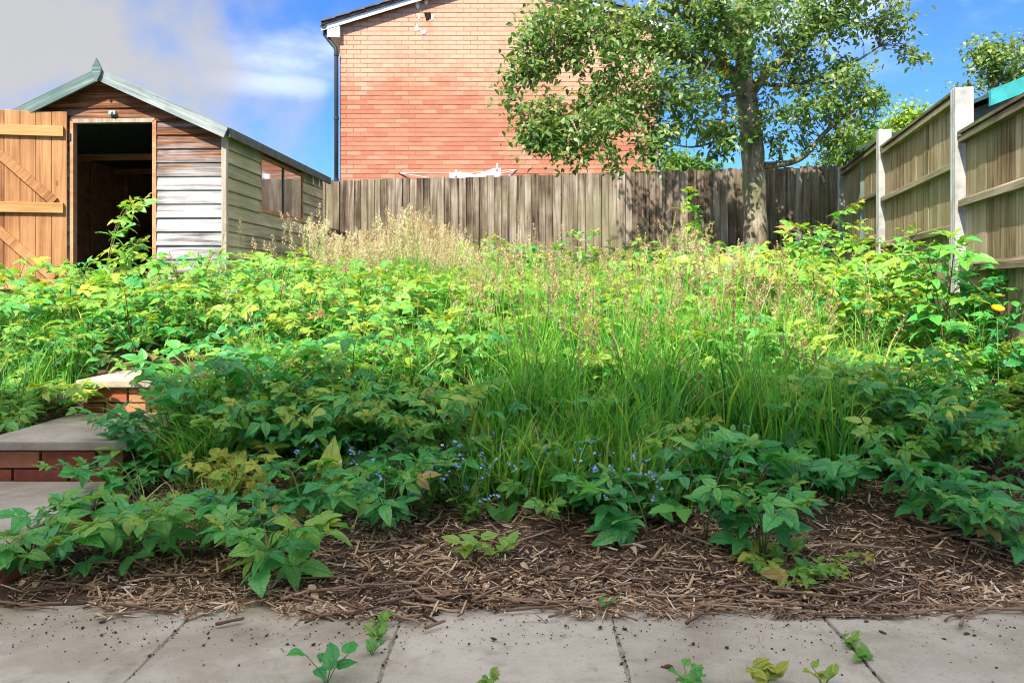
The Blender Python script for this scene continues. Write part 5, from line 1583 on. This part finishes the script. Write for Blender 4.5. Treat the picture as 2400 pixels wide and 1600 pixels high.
def make_crown(tree, limbs, blobs, nleaf, L_, Wd, seed, mat, per=26, tone=0.4, twigr=0.006, spread=0.13):
    """twigs run from the limbs to points spread through the crown; leaves hang round the twig ends"""
    r3 = np.random.default_rng(seed)
    allp = np.concatenate([smooth_path(l, 22)[4:] for l in limbs])
    nt_ = nleaf // per
    wts = np.array([b_[4] for b_ in blobs], float); wts /= wts.sum()
    tb = MB(); LM, LT, LC = [], [], []
    for i in range(nt_):
        b_ = blobs[int(r3.choice(len(blobs), p=wts))]
        d = r3.normal(size=3); d /= np.linalg.norm(d); d *= r3.random() ** 0.38
        c = b_[0] + d * np.array((b_[1], b_[2], b_[3]))
        j = np.argmin(np.linalg.norm(allp - c, axis=1) + 0.6 * np.maximum(0, allp[:, 2] - c[2]))
        s = allp[j]
        mid_ = (s + c) / 2 + np.array((0, 0, 0.12 * np.linalg.norm(c - s))) + r3.normal(0, 0.05, 3)
        P = smooth_path([s, mid_, c], 6)
        tb.tube(P, np.linspace(twigr, twigr * 0.3, 6), 4, cap=False)
        tn_ = tone + r3.normal(0, 0.10) + 0.12 * d[2]
        for q in range(per):
            t = r3.uniform(0.45, 1.0) if np.linalg.norm(c - s) < 1.2 else r3.uniform(0.7, 1.0)
            f_ = t * 5; k = min(int(f_), 4)
            p = P[k] + (P[k + 1] - P[k]) * (f_ - k) + r3.normal(0, spread * 0.55, 3) * np.array((1, 1, 0.8))
            R = frame(r3.uniform(0, 2 * PI), r3.uniform(-1.1, 0.4), (r3.normal(0, .6), -0.2 + r3.normal(0, .6), 1))
            LM.append(R * r3.uniform(0.7, 1.25)); LT.append(p); LC.append(tn_ + r3.normal(0, 0.13))
    obj('twigs', tb.mesh('twigs'), MAT['bark'], tree)['kind'] = 'stuff'
    v, f = leaf_t(L_, Wd, Wd * 0.35)
    A = repeat(v, f, np.stack(LM), np.stack(LT), None, np.clip(np.array(LC), 0, 1))
    o = obj('crown', make_mesh('crown', A[0], A[1], None, A[3], smooth=True), mat, tree); o['kind'] = 'stuff'


TY = 8.7
tree = empty('garden_tree', (0, 0, 0))
tag(tree, 'broad-crowned tree with small glossy leaves in front of the back fence', 'tree')
base = tpx(1775, 640, TY); base[2] = float(gz(base[0], TY)) - 0.05
trunk = [base, tpx(1770, 520, TY), tpx(1766, 400, TY), tpx(1760, 300, TY), tpx(1745, 200, TY), tpx(1742, 90, TY - 0.1), tpx(1735, -60, TY - 0.1), tpx(1740, -260, TY)]
P = smooth_path(trunk, 30)
w_ = np.linspace(0, 1, 30); R_ = np.interp(w_, [0, .04, .14, .3, .45, .6, .8, 1], [0.175, 0.14, 0.122, 0.115, 0.12, 0.09, 0.06, 0.025])
R_ = R_ * (1 + 0.05 * np.sin(np.arange(30) * 2.1))
MB().tube(P, R_, 14).obj('trunk', MAT['bark'], tree, smooth=True)
limbs = [
    ([tpx(1752, 235, TY), tpx(1700, 150, TY - .2), tpx(1640, 60, TY - .5), tpx(1580, -60, TY - .7), tpx(1500, -220, TY - .9)], 0.062),
    ([tpx(1755, 230, TY), tpx(1800, 170, TY - .1), tpx(1870, 110, TY - .2), tpx(1960, 20, TY - .2), tpx(2040, -120, TY - .2)], 0.055),
    ([tpx(1790, 388, TY), tpx(1840, 384, TY - .1), tpx(1885, 366, TY - .2), tpx(1930, 315, TY - .3), tpx(1985, 265, TY - .4), tpx(2040, 230, TY - .5)], 0.040),
    ([tpx(1748, 215, TY), tpx(1660, 235, TY - .4), tpx(1560, 245, TY - .8), tpx(1440, 265, TY - 1.1), tpx(1300, 300, TY - 1.3)], 0.026),
    ([tpx(1745, 170, TY), tpx(1600, 130, TY - .5), tpx(1450, 90, TY - .9), tpx(1330, 110, TY - 1.2), tpx(1215, 170, TY - 1.3)], 0.034),
    ([tpx(1740, 110, TY), tpx(1560, 20, TY - .4), tpx(1400, -60, TY - .8), tpx(1280, -70, TY - 1.1)], 0.036),
    ([tpx(1750, 190, TY), tpx(1850, 200, TY + .2), tpx(1960, 170, TY + .1), tpx(2060, 110, TY)], 0.03),
    ([tpx(1765, 330, TY), tpx(1690, 330, TY - .3), tpx(1620, 345, TY - .6), tpx(1540, 330, TY - .8)], 0.018),
    ([tpx(1742, 60, TY), tpx(1760, -60, TY + .6), tpx(1780, -200, TY + .9)], 0.05),
    ([tpx(1742, 120, TY), tpx(1690, 20, TY - .8), tpx(1700, -90, TY - 1.5)], 0.045),
]
for l, r0 in limbs:
    Pl = smooth_path(l, 16)
    MB().tube(Pl, np.linspace(r0, r0 * 0.28, 16), 8).obj('branch', MAT['bark'], tree, smooth=True)


def B(px, py, Y, rx, ry, rz, w): return (tpx(px, py, Y), rx, ry, rz, w)


blobs = [B(1930, 20, 8.4, 0.4, .5, 0.35, 3.0), B(1330, 60, 7.6, 0.50, .5, 0.42, 5), B(1275, 270, 7.4, 0.38, .4, 0.46, 4.6), B(1430, 300, 7.5, 0.45, .5, 0.42, 5.0), B(1235, 110, 7.4, 0.22, .3, 0.36, 1.8), B(1345, 350, 7.3, 0.3, .3, 0.2, 1.6), B(1450, 130, 7.7, 0.55, .6, 0.50, 6),
         B(1590, 40, 8.0, 0.55, .6, 0.45, 6), B(1590, 230, 7.8, 0.48, .5, 0.36, 4.5), B(1700, 110, 8.1, 0.55, .6, 0.5, 6), B(1830, 60, 8.5, 0.6, .7, 0.5, 6),
         B(1860, 260, 8.5, 0.42, .5, 0.36, 4), B(1960, 130, 8.5, 0.48, .6, 0.48, 5), B(2010, 250, 8.4, 0.28, .4, 0.28, 2), B(1990, 340, 8.4, 0.26, .3, 0.16, 1.4),
         B(1700, 300, 8.2, 0.34, .4, 0.28, 1.8), B(1230, 250, 7.3, 0.16, .2, 0.42, 0.9), B(1480, 395, 7.4, 0.30, .3, 0.12, 0.9), B(1560, 340, 7.7, 0.34, .4, 0.2, 1.5),
         B(2060, 20, 8.5, 0.35, .4, 0.3, 2.0), B(2120, 60, 8.5, 0.22, .2, 0.22, 0.8), B(2165, 150, 8.5, 0.08, .1, 0.06, 0.12),
         B(1450, -160, 8.0, 0.9, .9, 0.6, 6), B(1750, -200, 8.7, 1.0, 1.0, 0.7, 8), B(2000, -130, 8.7, 0.7, .8, 0.55, 5), B(1700, -420, 8.7, 0.9, .9, 0.7, 5)]
make_crown(tree, [l for l, _ in limbs] + [trunk[3:]], blobs, 26000, 0.068, 0.0175, 8, MAT['tree_leaf'], 32, 0.50, 0.0055, 0.115)
P = [tpx(1700, 70, 8.0), tpx(1700, 120, 8.0), tpx(1699, 185, 8.0)]
o = MB().tube(P, 0.008, 6).obj('red_cord', MAT['rust'], None); tag(o, 'thin rust-red cord hanging down inside the tree crown', 'cord')


def bg_tree(name, lab, px, Y, ztop_py, blobs, nleaf, seed, mat, L_=0.09, tone=0.5, per=24):
    e = empty(name, (0, 0, 0)); tag(e, lab, 'tree', 'trees beyond the fences')
    x = at(px, Y); tr = [np.array((x, Y, 0.7)), np.array((x + .05, Y, 1.6)), tpx(px, ztop_py + 60, Y), tpx(px + 10, ztop_py, Y)]
    Pt = smooth_path(tr, 12)
    MB().tube(Pt, np.linspace(0.09, 0.02, 12), 8).obj('trunk', MAT['bark'], e, smooth=True)
    make_crown(e, [tr], blobs, nleaf, L_, L_ * 0.3, seed, mat, per, tone, 0.006, 0.2)


bg_tree('sapling', 'airy green tree beyond the side fence, behind the teal roof', 2330, 12.5, 130,
        [B(2330, 150, 12.5, 0.42, .5, 0.35, 3), B(2300, 110, 12.5, 0.25, .3, 0.2, 1.4), B(2240, 195, 12.5, 0.22, .3, 0.16, 1.0), B(2390, 190, 12.5, 0.4, .5, 0.3, 2), B(2440, 120, 12.5, 0.3, .4, 0.3, 1)], 1900, 31, MAT['tree_leaf'], 0.085, 0.5, 18)
bg_tree('yellow_green_shrub', 'round yellow-green shrub showing over the middle fence panel', 2130, 12.0, 285,
        [B(2135, 285, 12, 0.32, .4, 0.2, 3), B(2100, 310, 12, 0.3, .3, 0.2, 2)], 2000, 32, MAT['bush_leaf'], 0.07, 0.75)
bg_tree('corner_shrub', 'bright green shrub leaning over the corner where the fences meet', 2010, 10.6, 330,
        [B(2010, 345, 10.6, 0.36, .3, 0.26, 3), B(1960, 385, 10.6, 0.3, .3, 0.16, 1.6), B(2060, 330, 10.6, 0.2, .2, 0.15, 1)], 1600, 33, MAT['bush_leaf'], 0.07, 0.6)
bg_tree('distant_tree', 'distant green tree low between the house and the tree trunk', 1600, 22, 370,
        [B(1590, 385, 22, 0.7, .7, 0.35, 3), B(1660, 400, 22, 0.6, .6, 0.25, 2)], 2000, 34, MAT['bush_leaf'], 0.13, 0.4)
